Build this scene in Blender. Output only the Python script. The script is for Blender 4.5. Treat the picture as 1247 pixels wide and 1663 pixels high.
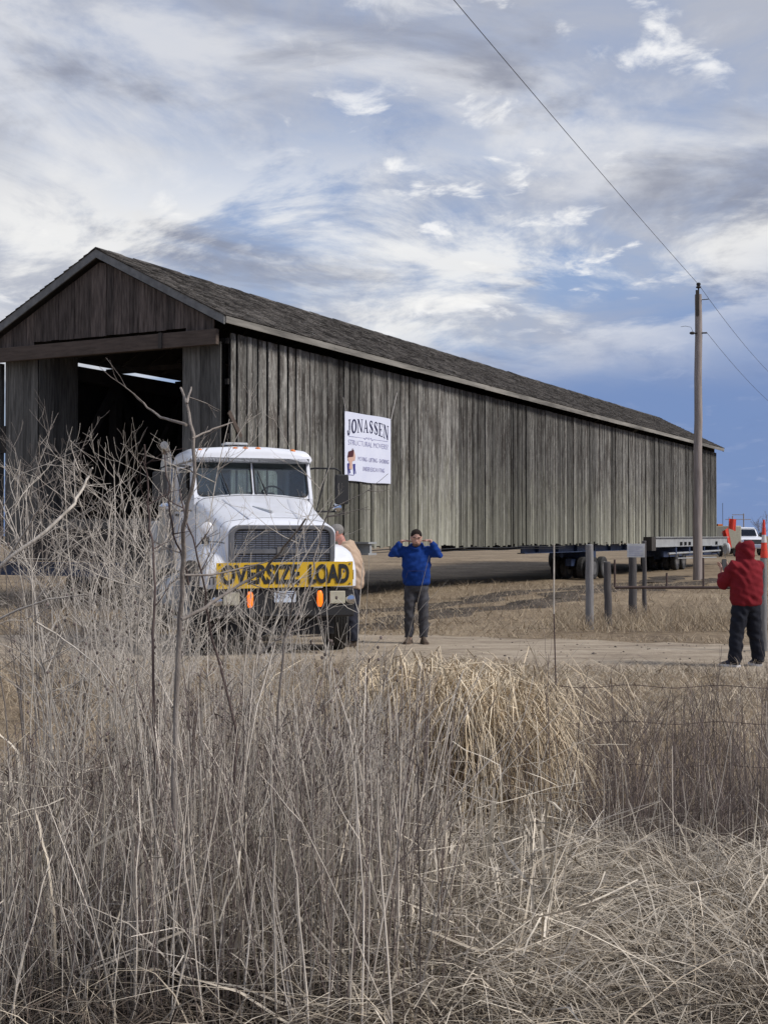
import bpy, math, random
import numpy as np
from mathutils import Vector, Matrix
random.seed(7); RNG = np.random.default_rng(11)
R = math.radians
scene = bpy.context.scene
col = scene.collection
for o in list(bpy.data.objects): bpy.data.objects.remove(o)

# ---------------------------------------------------------------- camera, sky, sun, exposure
F, CX, CY, HOR, CAMZ = 2074.0, 623.5, 831.5, 870.5, 1.70
PIT = math.atan((HOR - CY) / F)
cam_d = bpy.data.cameras.new('camera'); cam = bpy.data.objects.new('camera', cam_d); col.objects.link(cam)
cam.location = (0, 0, CAMZ); cam.rotation_euler = (R(90) + PIT, 0, 0)
cam_d.sensor_fit = 'VERTICAL'; cam_d.sensor_height = 36; cam_d.lens = F / 1663 * 36
cam_d.clip_start = .05; cam_d.clip_end = 9000
scene.camera = cam

SUN_AZ, SUN_EL = R(108), R(42)            # azimuth clockwise from +Y (the view direction)
world = bpy.data.worlds.new('World'); scene.world = world; world.use_nodes = True
def build_sky():
    nt = world.node_tree; N = nt.nodes; L = nt.links; N.clear()
    def n(t, **k):
        x = N.new(t)
        for a, b in k.items(): setattr(x, a, b)
        return x
    def m(op, a, b=None, c=None, clamp=False):
        x = n('ShaderNodeMath', operation=op); x.use_clamp = clamp
        for i, v in enumerate((a, b, c)):
            if v is None: continue
            if isinstance(v, (int, float)): x.inputs[i].default_value = v
            else: L.new(v, x.inputs[i])
        return x.outputs[0]
    def ss(v, lo, hi):
        x = n('ShaderNodeMapRange', interpolation_type='SMOOTHSTEP'); L.new(v, x.inputs[0])
        x.inputs[1].default_value = lo; x.inputs[2].default_value = hi
        return x.outputs[0]
    def noise(vec, scale, detail, rough, off, dist=0.0):
        a = n('ShaderNodeVectorMath', operation='ADD'); L.new(vec, a.inputs[0]); a.inputs[1].default_value = off
        x = n('ShaderNodeTexNoise'); L.new(a.outputs[0], x.inputs['Vector'])
        x.inputs['Scale'].default_value = scale; x.inputs['Detail'].default_value = detail
        x.inputs['Roughness'].default_value = rough; x.inputs['Distortion'].default_value = dist
        return x.outputs['Fac']
    def mix(f, a, b):
        x = n('ShaderNodeMix', data_type='RGBA')
        if isinstance(f, float): x.inputs[0].default_value = f
        else: L.new(f, x.inputs[0])
        for s, v in ((6, a), (7, b)):
            if isinstance(v, tuple): x.inputs[s].default_value = v + (1,)
            else: L.new(v, x.inputs[s])
        return x.outputs[2]
    tc = n('ShaderNodeTexCoord'); sep = n('ShaderNodeSeparateXYZ'); L.new(tc.outputs['Generated'], sep.inputs[0])
    x, y, z = sep.outputs
    zz = m('ADD', m('MAXIMUM', z, 0.0), 0.20)
    cb = n('ShaderNodeCombineXYZ'); L.new(m('DIVIDE', x, zz), cb.inputs[0]); L.new(m('DIVIDE', y, zz), cb.inputs[1])
    P = cb.outputs[0]
    sky = n('ShaderNodeTexSky', sky_type='NISHITA'); sky.sun_disc = False
    sky.sun_elevation = SUN_EL; sky.sun_rotation = SUN_AZ; sky.air_density = 1.0; sky.dust_density = .8; sky.ozone_density = 2.0
    base = mix(.70, sky.outputs[0], (2.2, 2.85, 4.5))
    # high veil, a broken bright layer, grey undersides and small bright puffs
    big = noise(P, .75, 5, .5, SKY_OFF[0], .4)
    fine = noise(P, 3.6, 9, .62, SKY_OFF[3], .6)
    veil = ss(m('ADD', m('MULTIPLY', big, .7), m('MULTIPLY', fine, .3)), .42, .63)
    c1 = mix(m('MULTIPLY', veil, .88), base, (3.6, 3.72, 4.15))
    cov = ss(noise(P, 1.8, 10, .60, SKY_OFF[1], .5), .50, .68)
    c2 = mix(m('MULTIPLY', cov, .75), c1, (5.6, 5.65, 5.85))
    grey = m('MULTIPLY', ss(noise(P, 2.2, 9, .58, SKY_OFF[4], .6), .50, .69), .85)
    c3 = mix(grey, c2, (1.95, 2.1, 2.65))
    puff = m('MULTIPLY', ss(noise(P, 7.5, 8, .58, SKY_OFF[2], .4), .55, .69), ss(noise(P, 1.3, 4, .5, SKY_OFF[5]), .42, .60))
    c4 = mix(m('MULTIPLY', puff, .85), c3, (7.2, 7.2, 7.2))
    # a bank of bright cloud above a clear blue belt low over the horizon
    bank = m('MULTIPLY', m('MULTIPLY', ss(z, .10, .17), ss(z, .34, .22)), ss(noise(P, 2.2, 10, .62, SKY_OFF[6], .4), .42, .58))
    c4 = mix(m('MULTIPLY', bank, .8), c4, (7.0, 6.95, 6.8))
    low = ss(m('SUBTRACT', m('ADD', z, m('MULTIPLY', m('SUBTRACT', big, .5), .16)), m('MULTIPLY', x, .22)), .175, .05)
    c5 = mix(m('MULTIPLY', low, .9), c4, (1.25, 1.95, 3.75))
    bg = n('ShaderNodeBackground'); L.new(c5, bg.inputs[0]); bg.inputs[1].default_value = .062
    out = n('ShaderNodeOutputWorld'); L.new(bg.outputs[0], out.inputs[0])
SKY_OFF = [(15.5, 12.7, 0), (22.8, 2.9, 0), (5.2, 6.4, 0), (3.8, 4.1, 0), (10.4, 6.3, 0), (7.2, 9.4, 0), (7.1, 12.8, 0)]
build_sky()
sun_d = bpy.data.lights.new('sun', 'SUN'); sun = bpy.data.objects.new('sun', sun_d); col.objects.link(sun)
sun_d.energy = 1.5; sun_d.angle = R(15); sun_d.color = (1, .955, .90)
sd = Vector((math.sin(SUN_AZ) * math.cos(SUN_EL), math.cos(SUN_AZ) * math.cos(SUN_EL), math.sin(SUN_EL)))
sun.rotation_euler = sd.to_track_quat('Z', 'Y').to_euler(); sun.location = (20, -20, 40)
vs = scene.view_settings; vs.view_transform = 'Standard'; vs.look = 'None'; vs.gamma = 1; vs.exposure = 1.14; vs.use_curve_mapping = False

# ---------------------------------------------------------------- pixel -> place helpers
def at(px, py, Y):
    u, v = (px - CX) / F, (CY - py) / F
    d = Vector((u, math.cos(PIT) - v * math.sin(PIT), math.sin(PIT) + v * math.cos(PIT)))
    return Vector((0, 0, CAMZ)) + d * (Y / d.y)
def gh(x, y):
    x = np.asarray(x, float); y = np.asarray(y, float)
    s = np.clip((y - 55) / 30, 0, 1); s = s * s * (3 - 2 * s)
    ditch = -.45 * np.exp(-((y - 8.3) / 1.7) ** 2) - .14 * np.exp(-((x - 1.7) / .6) ** 2 - ((y - 7.75) / .5) ** 2)
    f = np.clip((16.5 - y) / 4, 0, 1) * np.clip((y - 1) / 3, 0, 1)
    b = (.035 * np.sin(x * 1.7 + y * .9) + .03 * np.sin(x * 3.1 - y * 2.3 + 1) + .02 * np.sin(x * 6.1 + 2) * np.sin(y * 5.3)) * f
    far = np.clip((y - 24) / 10, 0, 1)
    c = (.06 * np.sin(x * .31 + y * .17) + .05 * np.sin(x * .77 - y * .43)) * far * np.clip((60 - y) / 20, .2, 1)
    return ditch + .35 * s + b + c
def road_c(x): return 20.0 - np.where(np.asarray(x) > 0, .40 * np.asarray(x, float), .10 * np.asarray(x, float))

# ---------------------------------------------------------------- materials
MATS = {}
def mat(name, c, rough=.8, metal=0., spec=None, bump=0., bscale=40., var=0., vscale=3., c2=None, island=0., objvar=0., stretch=(1, 1, 1), coat=0.):
    if name in MATS: return MATS[name]
    mt = bpy.data.materials.new(name); mt.use_nodes = True; nt = mt.node_tree; N = nt.nodes; L = nt.links
    b = N['Principled BSDF']; b.inputs['Roughness'].default_value = rough; b.inputs['Metallic'].default_value = metal
    if spec is not None: b.inputs['Specular IOR Level'].default_value = spec
    if coat: b.inputs['Coat Weight'].default_value = coat; b.inputs['Coat Roughness'].default_value = .12
    b.inputs['Base Color'].default_value = (*c, 1)
    tc = N.new('ShaderNodeTexCoord'); mp = N.new('ShaderNodeMapping'); mp.inputs['Scale'].default_value = stretch
    L.new(tc.outputs['Object'], mp.inputs[0]); vec = mp.outputs[0]
    colout = None
    if c2 is not None:
        nz = N.new('ShaderNodeTexNoise'); nz.inputs['Scale'].default_value = vscale; nz.inputs['Detail'].default_value = 6; nz.inputs['Roughness'].default_value = .62
        if objvar:
            oi = N.new('ShaderNodeObjectInfo'); mu = N.new('ShaderNodeVectorMath'); mu.operation = 'ADD'
            sc = N.new('ShaderNodeMath'); sc.operation = 'MULTIPLY'; sc.inputs[1].default_value = 57; L.new(oi.outputs['Random'], sc.inputs[0])
            L.new(vec, mu.inputs[0]); L.new(sc.outputs[0], mu.inputs[1]); vec = mu.outputs[0]
        L.new(vec, nz.inputs['Vector'])
        rp = N.new('ShaderNodeMapRange'); rp.inputs[1].default_value = .34; rp.inputs[2].default_value = .66; L.new(nz.outputs['Fac'], rp.inputs[0])
        mx = N.new('ShaderNodeMix'); mx.data_type = 'RGBA'; mx.inputs[6].default_value = (*c, 1); mx.inputs[7].default_value = (*c2, 1)
        L.new(rp.outputs[0], mx.inputs[0]); colout = mx.outputs[2]
    def scale_by(src, amt):
        nonlocal colout
        mr = N.new('ShaderNodeMapRange'); mr.inputs[3].default_value = 1 - amt; mr.inputs[4].default_value = 1 + amt; L.new(src, mr.inputs[0])
        vm = N.new('ShaderNodeVectorMath'); vm.operation = 'SCALE'
        if colout is None: vm.inputs[0].default_value = c
        else: L.new(colout, vm.inputs[0])
        L.new(mr.outputs[0], vm.inputs['Scale']); colout = vm.outputs[0]
    if island: g = N.new('ShaderNodeNewGeometry'); scale_by(g.outputs['Random Per Island'], island)
    if objvar: oi2 = N.new('ShaderNodeObjectInfo'); scale_by(oi2.outputs['Random'], objvar)
    if colout is not None: L.new(colout, b.inputs['Base Color'])
    if bump:
        nb = N.new('ShaderNodeTexNoise'); nb.inputs['Scale'].default_value = bscale; nb.inputs['Detail'].default_value = 5; L.new(vec, nb.inputs['Vector'])
        bp = N.new('ShaderNodeBump'); bp.inputs['Strength'].default_value = bump; bp.inputs['Distance'].default_value = .02
        L.new(nb.outputs['Fac'], bp.inputs['Height']); L.new(bp.outputs[0], b.inputs['Normal'])
    MATS[name] = mt; return mt

def siding_mat():
    # weathered boards: grey silver wood, brown stain, pale green bloom reaching up from the foot of each board
    mt = bpy.data.materials.new('weathered_siding'); mt.use_nodes = True; nt = mt.node_tree; N = nt.nodes; L = nt.links
    b = N['Principled BSDF']; b.inputs['Roughness'].default_value = .9; b.inputs['Specular IOR Level'].default_value = .2
    tc = N.new('ShaderNodeTexCoord'); oi = N.new('ShaderNodeObjectInfo')
    k = N.new('ShaderNodeMath'); k.operation = 'MULTIPLY'; k.inputs[1].default_value = 91; L.new(oi.outputs['Random'], k.inputs[0])
    ad = N.new('ShaderNodeVectorMath'); ad.operation = 'ADD'; L.new(tc.outputs['Object'], ad.inputs[0]); L.new(k.outputs[0], ad.inputs[1])
    def nz(stretch, scale, det, rough=.6):
        mp = N.new('ShaderNodeMapping'); mp.inputs['Scale'].default_value = stretch; L.new(ad.outputs[0], mp.inputs[0])
        x = N.new('ShaderNodeTexNoise'); x.inputs['Scale'].default_value = scale; x.inputs['Detail'].default_value = det; x.inputs['Roughness'].default_value = rough
        L.new(mp.outputs[0], x.inputs['Vector']); return x.outputs['Fac']
    def rng(s, a, bb, c=0., d=1.):
        x = N.new('ShaderNodeMapRange'); L.new(s, x.inputs[0])
        for i, v in enumerate((a, bb, c, d)): x.inputs[i + 1].default_value = v
        return x.outputs[0]
    def mx(f, a, c):
        x = N.new('ShaderNodeMix'); x.data_type = 'RGBA'; L.new(f, x.inputs[0])
        for i, v in ((6, a), (7, c)):
            if isinstance(v, tuple): x.inputs[i].default_value = (*v, 1)
            else: L.new(v, x.inputs[i])
        return x.outputs[2]
    grain = nz((14, 14, .9), 3, 7, .65)
    patch = nz((2.5, 2.5, .55), 1.6, 4)
    c = mx(rng(grain, .33, .67), (.058, .053, .048), (.34, .328, .298))
    c = mx(rng(patch, .45, .62, 0, .85), c, (.058, .048, .041))
    sp = N.new('ShaderNodeSeparateXYZ'); L.new(tc.outputs['Object'], sp.inputs[0])
    hgt = N.new('ShaderNodeMath'); hgt.operation = 'ADD'; L.new(sp.outputs[2], hgt.inputs[0]); L.new(rng(nz((5, 5, .8), 2, 5), .25, .75, -1.6, 1.6), hgt.inputs[1])
    c = mx(rng(hgt.outputs[0], 2.8, .0, 0, .68), c, (.36, .352, .27))
    chip = nz((10, 10, 1.3), 5, 3)
    c = mx(rng(chip, .60, .68, 0, .8), c, (.52, .50, .45))
    w = N.new('ShaderNodeTexWhiteNoise'); w.noise_dimensions = '1D'; L.new(oi.outputs['Random'], w.inputs['W'])
    sc = N.new('ShaderNodeVectorMath'); sc.operation = 'SCALE'; L.new(c, sc.inputs[0]); L.new(rng(w.outputs['Value'], 0, 1, .50, 1.42), sc.inputs['Scale'])
    ln = N.new('ShaderNodeTexNoise'); ln.inputs['Scale'].default_value = .22; ln.inputs['Detail'].default_value = 2; L.new(oi.outputs['Location'], ln.inputs['Vector'])
    s2 = N.new('ShaderNodeVectorMath'); s2.operation = 'SCALE'; L.new(sc.outputs[0], s2.inputs[0]); L.new(rng(ln.outputs['Fac'], .35, .65, .50, .95), s2.inputs['Scale'])
    L.new(s2.outputs[0], b.inputs['Base Color'])
    bp = N.new('ShaderNodeBump'); bp.inputs['Strength'].default_value = .6; bp.inputs['Distance'].default_value = .012; L.new(grain, bp.inputs['Height']); L.new(bp.outputs[0], b.inputs['Normal'])
    return mt

M = dict(
    siding=siding_mat(),
    gable=mat('brown_gable_wood', (.030, .021, .017), .9, c2=(.125, .098, .084), vscale=2.2, objvar=.35, stretch=(8, 8, .8), bump=.4, bscale=9),
    wing=mat('grey_portal_wood', (.055, .052, .047), .9, c2=(.155, .148, .134), vscale=2.2, objvar=.3, stretch=(8, 8, .7), bump=.4, bscale=9),
    beam=mat('brown_beam', (.060, .042, .032), .85, c2=(.10, .073, .057), vscale=3, stretch=(6, .8, 6), bump=.3, bscale=20),
    rake=mat('grey_rake_board', (.12, .12, .118), .85, c2=(.21, .208, .20), vscale=4, bump=.2),
    fascia=mat('pale_fascia', (.10, .092, .08), .85, c2=(.30, .28, .245), vscale=1.0, stretch=(.5, 6, 6), bump=.2),
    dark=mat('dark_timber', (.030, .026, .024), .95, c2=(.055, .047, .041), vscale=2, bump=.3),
    shingle=mat('grey_shingle', (.042, .038, .035), .95, c2=(.105, .096, .088), vscale=1.3, island=.55, bump=.5, bscale=30, spec=.1),
    navy=mat('navy_steel', (.018, .032, .075), .55, .0, c2=(.03, .045, .09), vscale=2, bump=.1),
    greysteel=mat('pale_grey_steel', (.26, .265, .265), .6, .0, c2=(.36, .365, .36), vscale=1.5, bump=.05),
    rubber=mat('tyre_rubber', (.018, .018, .019), .85, c2=(.045, .042, .038), vscale=5, bump=.2),
    rimm=mat('dusty_rim', (.20, .19, .18), .6, .3, c2=(.10, .095, .09), vscale=6),
    white=mat('truck_white', (.80, .81, .86), .30, c2=(.74, .745, .77), vscale=3.5, coat=.3, bump=.012, bscale=3),
    dirtywhite=mat('dull_white', (.58, .59, .60), .6, c2=(.42, .42, .41), vscale=5),
    black=mat('black_metal', (.012, .012, .014), .6, c2=(.016, .015, .015), vscale=7),
    grillegrey=mat('grille_frame_grey', (.19, .19, .20), .45, .4, c2=(.14, .14, .145), vscale=6),
    grillemesh=mat('grille_slat', (.03, .03, .034), .7),
    chrome=mat('chrome', (.75, .76, .78), .12, 1.0),
    stack=mat('exhaust_metal', (.45, .43, .40), .35, .9, c2=(.30, .27, .24), vscale=9),
    yellow=mat('sign_yellow', (.72, .44, .012), .6, c2=(.62, .38, .02), vscale=4, bump=.03),
    ink=mat('black_ink', (.012, .012, .014), .7),
    navyink=mat('navy_ink', (.012, .012, .06), .6),
    greyink=mat('lavender_ink', (.26, .25, .42), .6),
    vinyl=mat('white_vinyl', (.74, .76, .86), .5, c2=(.68, .70, .82), vscale=1.5, bump=.05, bscale=4),
    maroon=mat('maroon_ink', (.07, .012, .016), .6), peach=mat('peach_ink', (.60, .38, .30), .6), blueink=mat('blue_ink', (.03, .03, .22), .6),
    plate=mat('plate_white', (.55, .60, .68), .5), beige=mat('beige_pad', (.50, .47, .36), .7, c2=(.40, .37, .28), vscale=9),
    pole=mat('pole_wood', (.22, .185, .165), .9, c2=(.36, .305, .275), vscale=2.5, stretch=(6, 6, .5), bump=.5, bscale=12),
    post=mat('grey_post_wood', (.15, .145, .145), .9, c2=(.26, .25, .245), vscale=3, stretch=(7, 7, .8), bump=.5, bscale=14),
    darkpost=mat('dark_post_wood', (.055, .05, .05), .95, c2=(.11, .10, .098), vscale=3, stretch=(7, 7, .8), bump=.6, bscale=14),
    rust=mat('rusty_pipe', (.085, .052, .042), .8, .3, c2=(.12, .09, .08), vscale=8),
    wire=mat('wire', (.06, .058, .06), .6, .5), bark=mat('sapling_bark', (.17, .142, .122), .9, c2=(.30, .26, .225), vscale=7, stretch=(4, 4, 1), bump=.4),
    darkbark=mat('red_brown_bark', (.062, .040, .036), .85, c2=(.115, .080, .070), vscale=8, stretch=(4, 4, 1), bump=.3),
    palebark=mat('pale_bark', (.38, .335, .28), .9, c2=(.63, .565, .485), vscale=8, stretch=(4, 4, 1), bump=.3),
    stalk=mat('dry_stalk', (.31, .268, .222), .85, c2=(.69, .615, .525), vscale=1.6, island=.5),
    weed=mat('brown_weed', (.10, .074, .064), .9, c2=(.22, .175, .155), vscale=2, island=.5),
    shade_litter=mat('shade_dark_litter', (.060, .045, .034), .95, c2=(.13, .10, .076), vscale=1.5, island=.5),  # rotting litter brown, kept dark to stand in for shade among the stalks
    leafblade=mat('pale_leaf_blade', (.34, .29, .225), .8, c2=(.62, .545, .435), vscale=2.5, island=.45),
    straw=mat('straw', (.27, .22, .16), .85, c2=(.56, .475, .36), vscale=1.4, island=.5),
    mound=mat('tan_mound_grass', (.40, .31, .20), .85, c2=(.76, .635, .455), vscale=1.8, island=.5),
    field=mat('field_grass', (.28, .215, .145), .9, c2=(.42, .34, .235), vscale=.5, island=.35),
    skin=mat('skin', (.50, .30, .23), .55, c2=(.44, .25, .19), vscale=12), ruddy=mat('ruddy_skin', (.50, .22, .17), .55, c2=(.44, .20, .15), vscale=12),
    hair=mat('brown_hair', (.014, .009, .007), .8, c2=(.03, .02, .015), vscale=50, bump=1.0, bscale=90, spec=.2), greyhair=mat('grey_hair', (.20, .185, .17), .7, bump=.6, bscale=60),
    stubble=mat('stubble', (.12, .068, .05), .8, c2=(.20, .12, .09), vscale=40),
    blue=mat('blue_hoodie', (.010, .045, .22), .9, c2=(.008, .034, .17), vscale=7, bump=.7, bscale=9, spec=.15),
    greypant=mat('grey_trousers', (.075, .075, .085), .9, c2=(.055, .053, .056), vscale=6, bump=.6, bscale=9, spec=.15),
    boot=mat('brown_boot', (.11, .075, .05), .8, c2=(.07, .05, .035), vscale=15),
    red=mat('red_hoodie', (.20, .016, .022), .9, c2=(.155, .012, .018), vscale=7, bump=.7, bscale=9, spec=.15),
    blackpant=mat('black_trousers', (.010, .011, .018), .85, c2=(.018, .019, .026), vscale=6, bump=.6, bscale=9, spec=.2),
    shoe=mat('dark_shoe', (.015, .015, .03), .7), sole=mat('white_sole', (.6, .6, .62), .7),
    tan=mat('tan_jacket', (.50, .37, .27), .9, c2=(.44, .32, .23), vscale=7, bump=.7, bscale=9, spec=.15),
    jeans=mat('dark_jeans', (.012, .014, .026), .9, bump=.5, bscale=9),
    seat=mat('cab_seat', (.22, .22, .23), .8), dash=mat('cab_dash', (.06, .065, .07), .7), cabin=mat('cab_lining', (.34, .36, .37), .8),
    orange=mat('orange_fabric', (.72, .055, .025), .7, c2=(.60, .04, .02), vscale=8), markwhite=mat('marker_white', (.62, .58, .55), .6),
    twig=mat('far_twig', (.16, .13, .12), .9),
)
def emis(name, c, e, s):
    mt = bpy.data.materials.new(name); mt.use_nodes = True; b = mt.node_tree.nodes['Principled BSDF']
    b.inputs['Base Color'].default_value = (*c, 1); b.inputs['Emission Color'].default_value = (*e, 1); b.inputs['Emission Strength'].default_value = s; b.inputs['Roughness'].default_value = .3
    return mt
M['amber'] = emis('amber_lit_lens', (.75, .14, .01), (1, .17, .006), .55)
M['amberoff'] = mat('amber_lens', (.72, .20, .03), .3)
def glass_mat(name, tint, gl):
    mt = bpy.data.materials.new(name); mt.use_nodes = True; nt = mt.node_tree; N = nt.nodes; L = nt.links; N.remove(N['Principled BSDF'])
    t = N.new('ShaderNodeBsdfTransparent'); t.inputs[0].default_value = (*tint, 1); g = N.new('ShaderNodeBsdfGlossy'); g.inputs['Roughness'].default_value = .03
    fr = N.new('ShaderNodeFresnel'); fr.inputs[0].default_value = 1.5; ad = N.new('ShaderNodeMath'); ad.operation = 'ADD'; ad.inputs[1].default_value = gl; L.new(fr.outputs[0], ad.inputs[0])
    mx = N.new('ShaderNodeMixShader'); L.new(ad.outputs[0], mx.inputs[0]); L.new(t.outputs[0], mx.inputs[1]); L.new(g.outputs[0], mx.inputs[2]); L.new(mx.outputs[0], N['Material Output'].inputs[0])
    return mt
M['glass'] = glass_mat('cab_glass', (.80, .86, .88), .03)

# ---------------------------------------------------------------- mesh helpers
def perp(d):
    d = d.normalized(); a = Vector((0, 0, 1)) if abs(d.z) < .9 else Vector((1, 0, 0))
    s = d.cross(a).normalized(); return s, s.cross(d).normalized()
class MB:
    def __init__(s): s.v = []; s.f = []
    def add(s, vs, fs):
        k = len(s.v); s.v += [tuple(p) for p in vs]; s.f += [tuple(i + k for i in f) for f in fs]; return s
    def box(s, x0, x1, y0, y1, z0, z1):
        return s.add([(x, y, z) for x in (x0, x1) for y in (y0, y1) for z in (z0, z1)], [(0, 1, 3, 2), (4, 6, 7, 5), (0, 4, 5, 1), (2, 3, 7, 6), (0, 2, 6, 4), (1, 5, 7, 3)])
    def bar(s, p, q, w, h, up=None):
        p, q = Vector(p), Vector(q); d = (q - p).normalized()
        if up is None: a, b = perp(d)
        else: a = d.cross(Vector(up)).normalized(); b = a.cross(d).normalized()
        v = [c + a * (i * w / 2) + b * (j * h / 2) for c in (p, q) for i in (-1, 1) for j in (-1, 1)]
        return s.add(v, [(0, 1, 3, 2), (4, 6, 7, 5), (0, 4, 5, 1), (2, 3, 7, 6), (0, 2, 6, 4), (1, 5, 7, 3)])
    def loft(s, rings, cap=True, closed=True):
        n = len(rings[0]); v = [p for r in rings for p in r]; f = []
        for i in range(len(rings) - 1):
            for j in range(n if closed else n - 1):
                k = (j + 1) % n; f.append((i * n + j, i * n + k, (i + 1) * n + k, (i + 1) * n + j))
        if cap: f.append(tuple(range(n - 1, -1, -1))); f.append(tuple((len(rings) - 1) * n + j for j in range(n)))
        return s.add(v, f)
    def tube(s, pts, rad, n=8, side=None, cap=True):
        pts = [Vector(p) for p in pts]
        if not isinstance(rad, (list, tuple)): rad = [rad] * len(pts)
        rings = []; a = None
        for i, p in enumerate(pts):
            d = (pts[min(i + 1, len(pts) - 1)] - pts[max(i - 1, 0)]).normalized()
            if a is None: a = perp(d)[0] if side is None else Vector(side)
            a = (a - d * a.dot(d)).normalized(); b = d.cross(a)
            r = rad[i]; ra, rb = r if isinstance(r, tuple) else (r, r)
            rings.append([p + a * (ra * math.cos(2 * math.pi * j / n)) + b * (rb * math.sin(2 * math.pi * j / n)) for j in range(n)])
        return s.loft(rings, cap)
    def ball(s, c, rx, ry=None, rz=None, n=12, m=8):
        ry = ry or rx; rz = rz or rx; c = Vector(c)
        rings = [[c + Vector((rx * math.sin(t) * math.cos(2 * math.pi * j / n), ry * math.sin(t) * math.sin(2 * math.pi * j / n), -rz * math.cos(t))) for j in range(n)] for t in [math.pi * (i + .15) / (m + .3) for i in range(m + 1)]]
        return s.loft(rings)
    def lathe(s, prof, c, axis, n=24):
        c = Vector(c); ax = Vector(axis).normalized(); a, b = perp(ax)
        return s.loft([[c + ax * x + (a * math.cos(2 * math.pi * j / n) + b * math.sin(2 * math.pi * j / n)) * r for j in range(n)] for r, x in prof])
    def prism(s, poly, d, o=(0, 0, 0)):
        o = Vector(o); d = Vector(d); n = len(poly); P = [o + Vector(p) for p in poly]
        return s.add(P + [p + d for p in P], [tuple(range(n - 1, -1, -1)), tuple(range(n, 2 * n))] + [(i, (i + 1) % n, n + (i + 1) % n, n + i) for i in range(n)])
    def build(s, name, m, parent=None, smooth=None, bevel=0, loc=None, seg=2):
        me = bpy.data.meshes.new(name); me.from_pydata(s.v, [], s.f); me.update()
        import bmesh
        bm = bmesh.new(); bm.from_mesh(me); bmesh.ops.recalc_face_normals(bm, faces=bm.faces); bm.to_mesh(me); bm.free()
        me.materials.append(M[m] if isinstance(m, str) else m)
        o = bpy.data.objects.new(name, me); col.objects.link(o)
        if parent: o.parent = parent
        if loc is not None: o.location = loc
        if smooth is not None: me.shade_smooth(); me.set_sharp_from_angle(angle=R(smooth))
        if bevel:
            b = o.modifiers.new('bevel', 'BEVEL'); b.width = bevel; b.segments = seg; b.limit_method = 'ANGLE'; b.angle_limit = R(40)
        return o
def tag(o, label=None, cat=None, group=None, kind=None):
    for k, v in (('label', label), ('category', cat), ('group', group), ('kind', kind)):
        if v: o[k] = v
    return o
def empty(name, loc, rz, label, cat, group=None):
    o = bpy.data.objects.new(name, None); col.objects.link(o); o.location = loc; o.rotation_euler = (0, 0, rz); o.empty_display_size = .2
    return tag(o, label, cat, group)
def copy_tree(o, parent=None):
    c = o.copy(); col.objects.link(c); c.parent = parent
    for ch in [x for x in bpy.data.objects if x.parent == o]: copy_tree(ch, c)
    return c
def text_geo(txt, w, h, off=0., ext=.004, shear=0.):
    cu = bpy.data.curves.new('t', 'FONT'); cu.body = txt; cu.size = 1; cu.extrude = 0; cu.offset = off; cu.resolution_u = 4; cu.shear = shear
    o = bpy.data.objects.new('t', cu); col.objects.link(o); dg = bpy.context.evaluated_depsgraph_get()
    me = bpy.data.meshes.new_from_object(o.evaluated_get(dg))
    V = np.array([v.co[:2] for v in me.vertices]); Fs = [tuple(p.vertices) for p in me.polygons]
    bpy.data.objects.remove(o); bpy.data.curves.remove(cu); bpy.data.meshes.remove(me)
    mn, mxx = V.min(0), V.max(0); V = (V - mn) / (mxx - mn) * np.array([w, h]); return V, Fs
def put_text(mb, txt, org, u, v, w, h, **k):
    V, Fs = text_geo(txt, w, h, **k); org, u, v = Vector(org), Vector(u), Vector(v)
    mb.add([org + u * float(p[0]) + v * float(p[1]) for p in V], Fs); return mb
def rrect(x0, y0, x1, y1, r, k=5):
    P = []
    for cx, cy, a0 in ((x1 - r, y1 - r, 0), (x0 + r, y1 - r, 90), (x0 + r, y0 + r, 180), (x1 - r, y0 + r, 270)):
        for i in range(k + 1):
            a = R(a0 + 90 * i / k); P.append((cx + r * math.cos(a), cy + r * math.sin(a)))
    return P
def panel_hole(mb, org, u, v, nrm, outer, hole, r, th, ro=0):
    """flat sheet with one rounded opening, given thickness th along nrm"""
    org, u, v, nrm = Vector(org), Vector(u), Vector(v), Vector(nrm); k = 5
    H = rrect(*hole, r, k); x0, y0, x1, y1 = outer
    O = [c for c in ((x1, y1), (x0, y1), (x0, y0), (x1, y0)) for _ in range(k + 1)]
    if ro: O = rrect(*outer, ro, k)
    n = len(H); W = lambda p, d: org + u * p[0] + v * p[1] + nrm * d
    vs = [W(p, 0) for p in H] + [W(p, 0) for p in O] + [W(p, th) for p in H] + [W(p, th) for p in O]; fs = []
    for i in range(n):
        j = (i + 1) % n
        for a, b in ((0, n), (2 * n, 3 * n)):
            fs.append((a + i, a + j, b + j, b + i) if O[i] != O[j] else (a + i, a + j, b + i))
        fs.append((i, j, 2 * n + j, 2 * n + i))
        if O[i] != O[j]: fs.append((n + i, n + j, 3 * n + j, 3 * n + i))
    mb.add(vs, fs); return H
def np_mesh(name, V, Fq, m, parent=None, smooth=False):
    me = bpy.data.meshes.new(name); V = np.asarray(V, np.float32).reshape(-1, 3); Fq = np.asarray(Fq, np.int32)
    me.vertices.add(len(V)); me.vertices.foreach_set('co', V.ravel()); n, k = Fq.shape
    me.loops.add(n * k); me.loops.foreach_set('vertex_index', Fq.ravel()); me.polygons.add(n)
    me.polygons.foreach_set('loop_start', np.arange(0, n * k, k, dtype=np.int32))
    me.update(calc_edges=True); me.validate(); me.materials.append(M[m] if isinstance(m, str) else m)
    if smooth: me.shade_smooth()
    o = bpy.data.objects.new(name, me); col.objects.link(o)
    if parent: o.parent = parent
    return o
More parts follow.
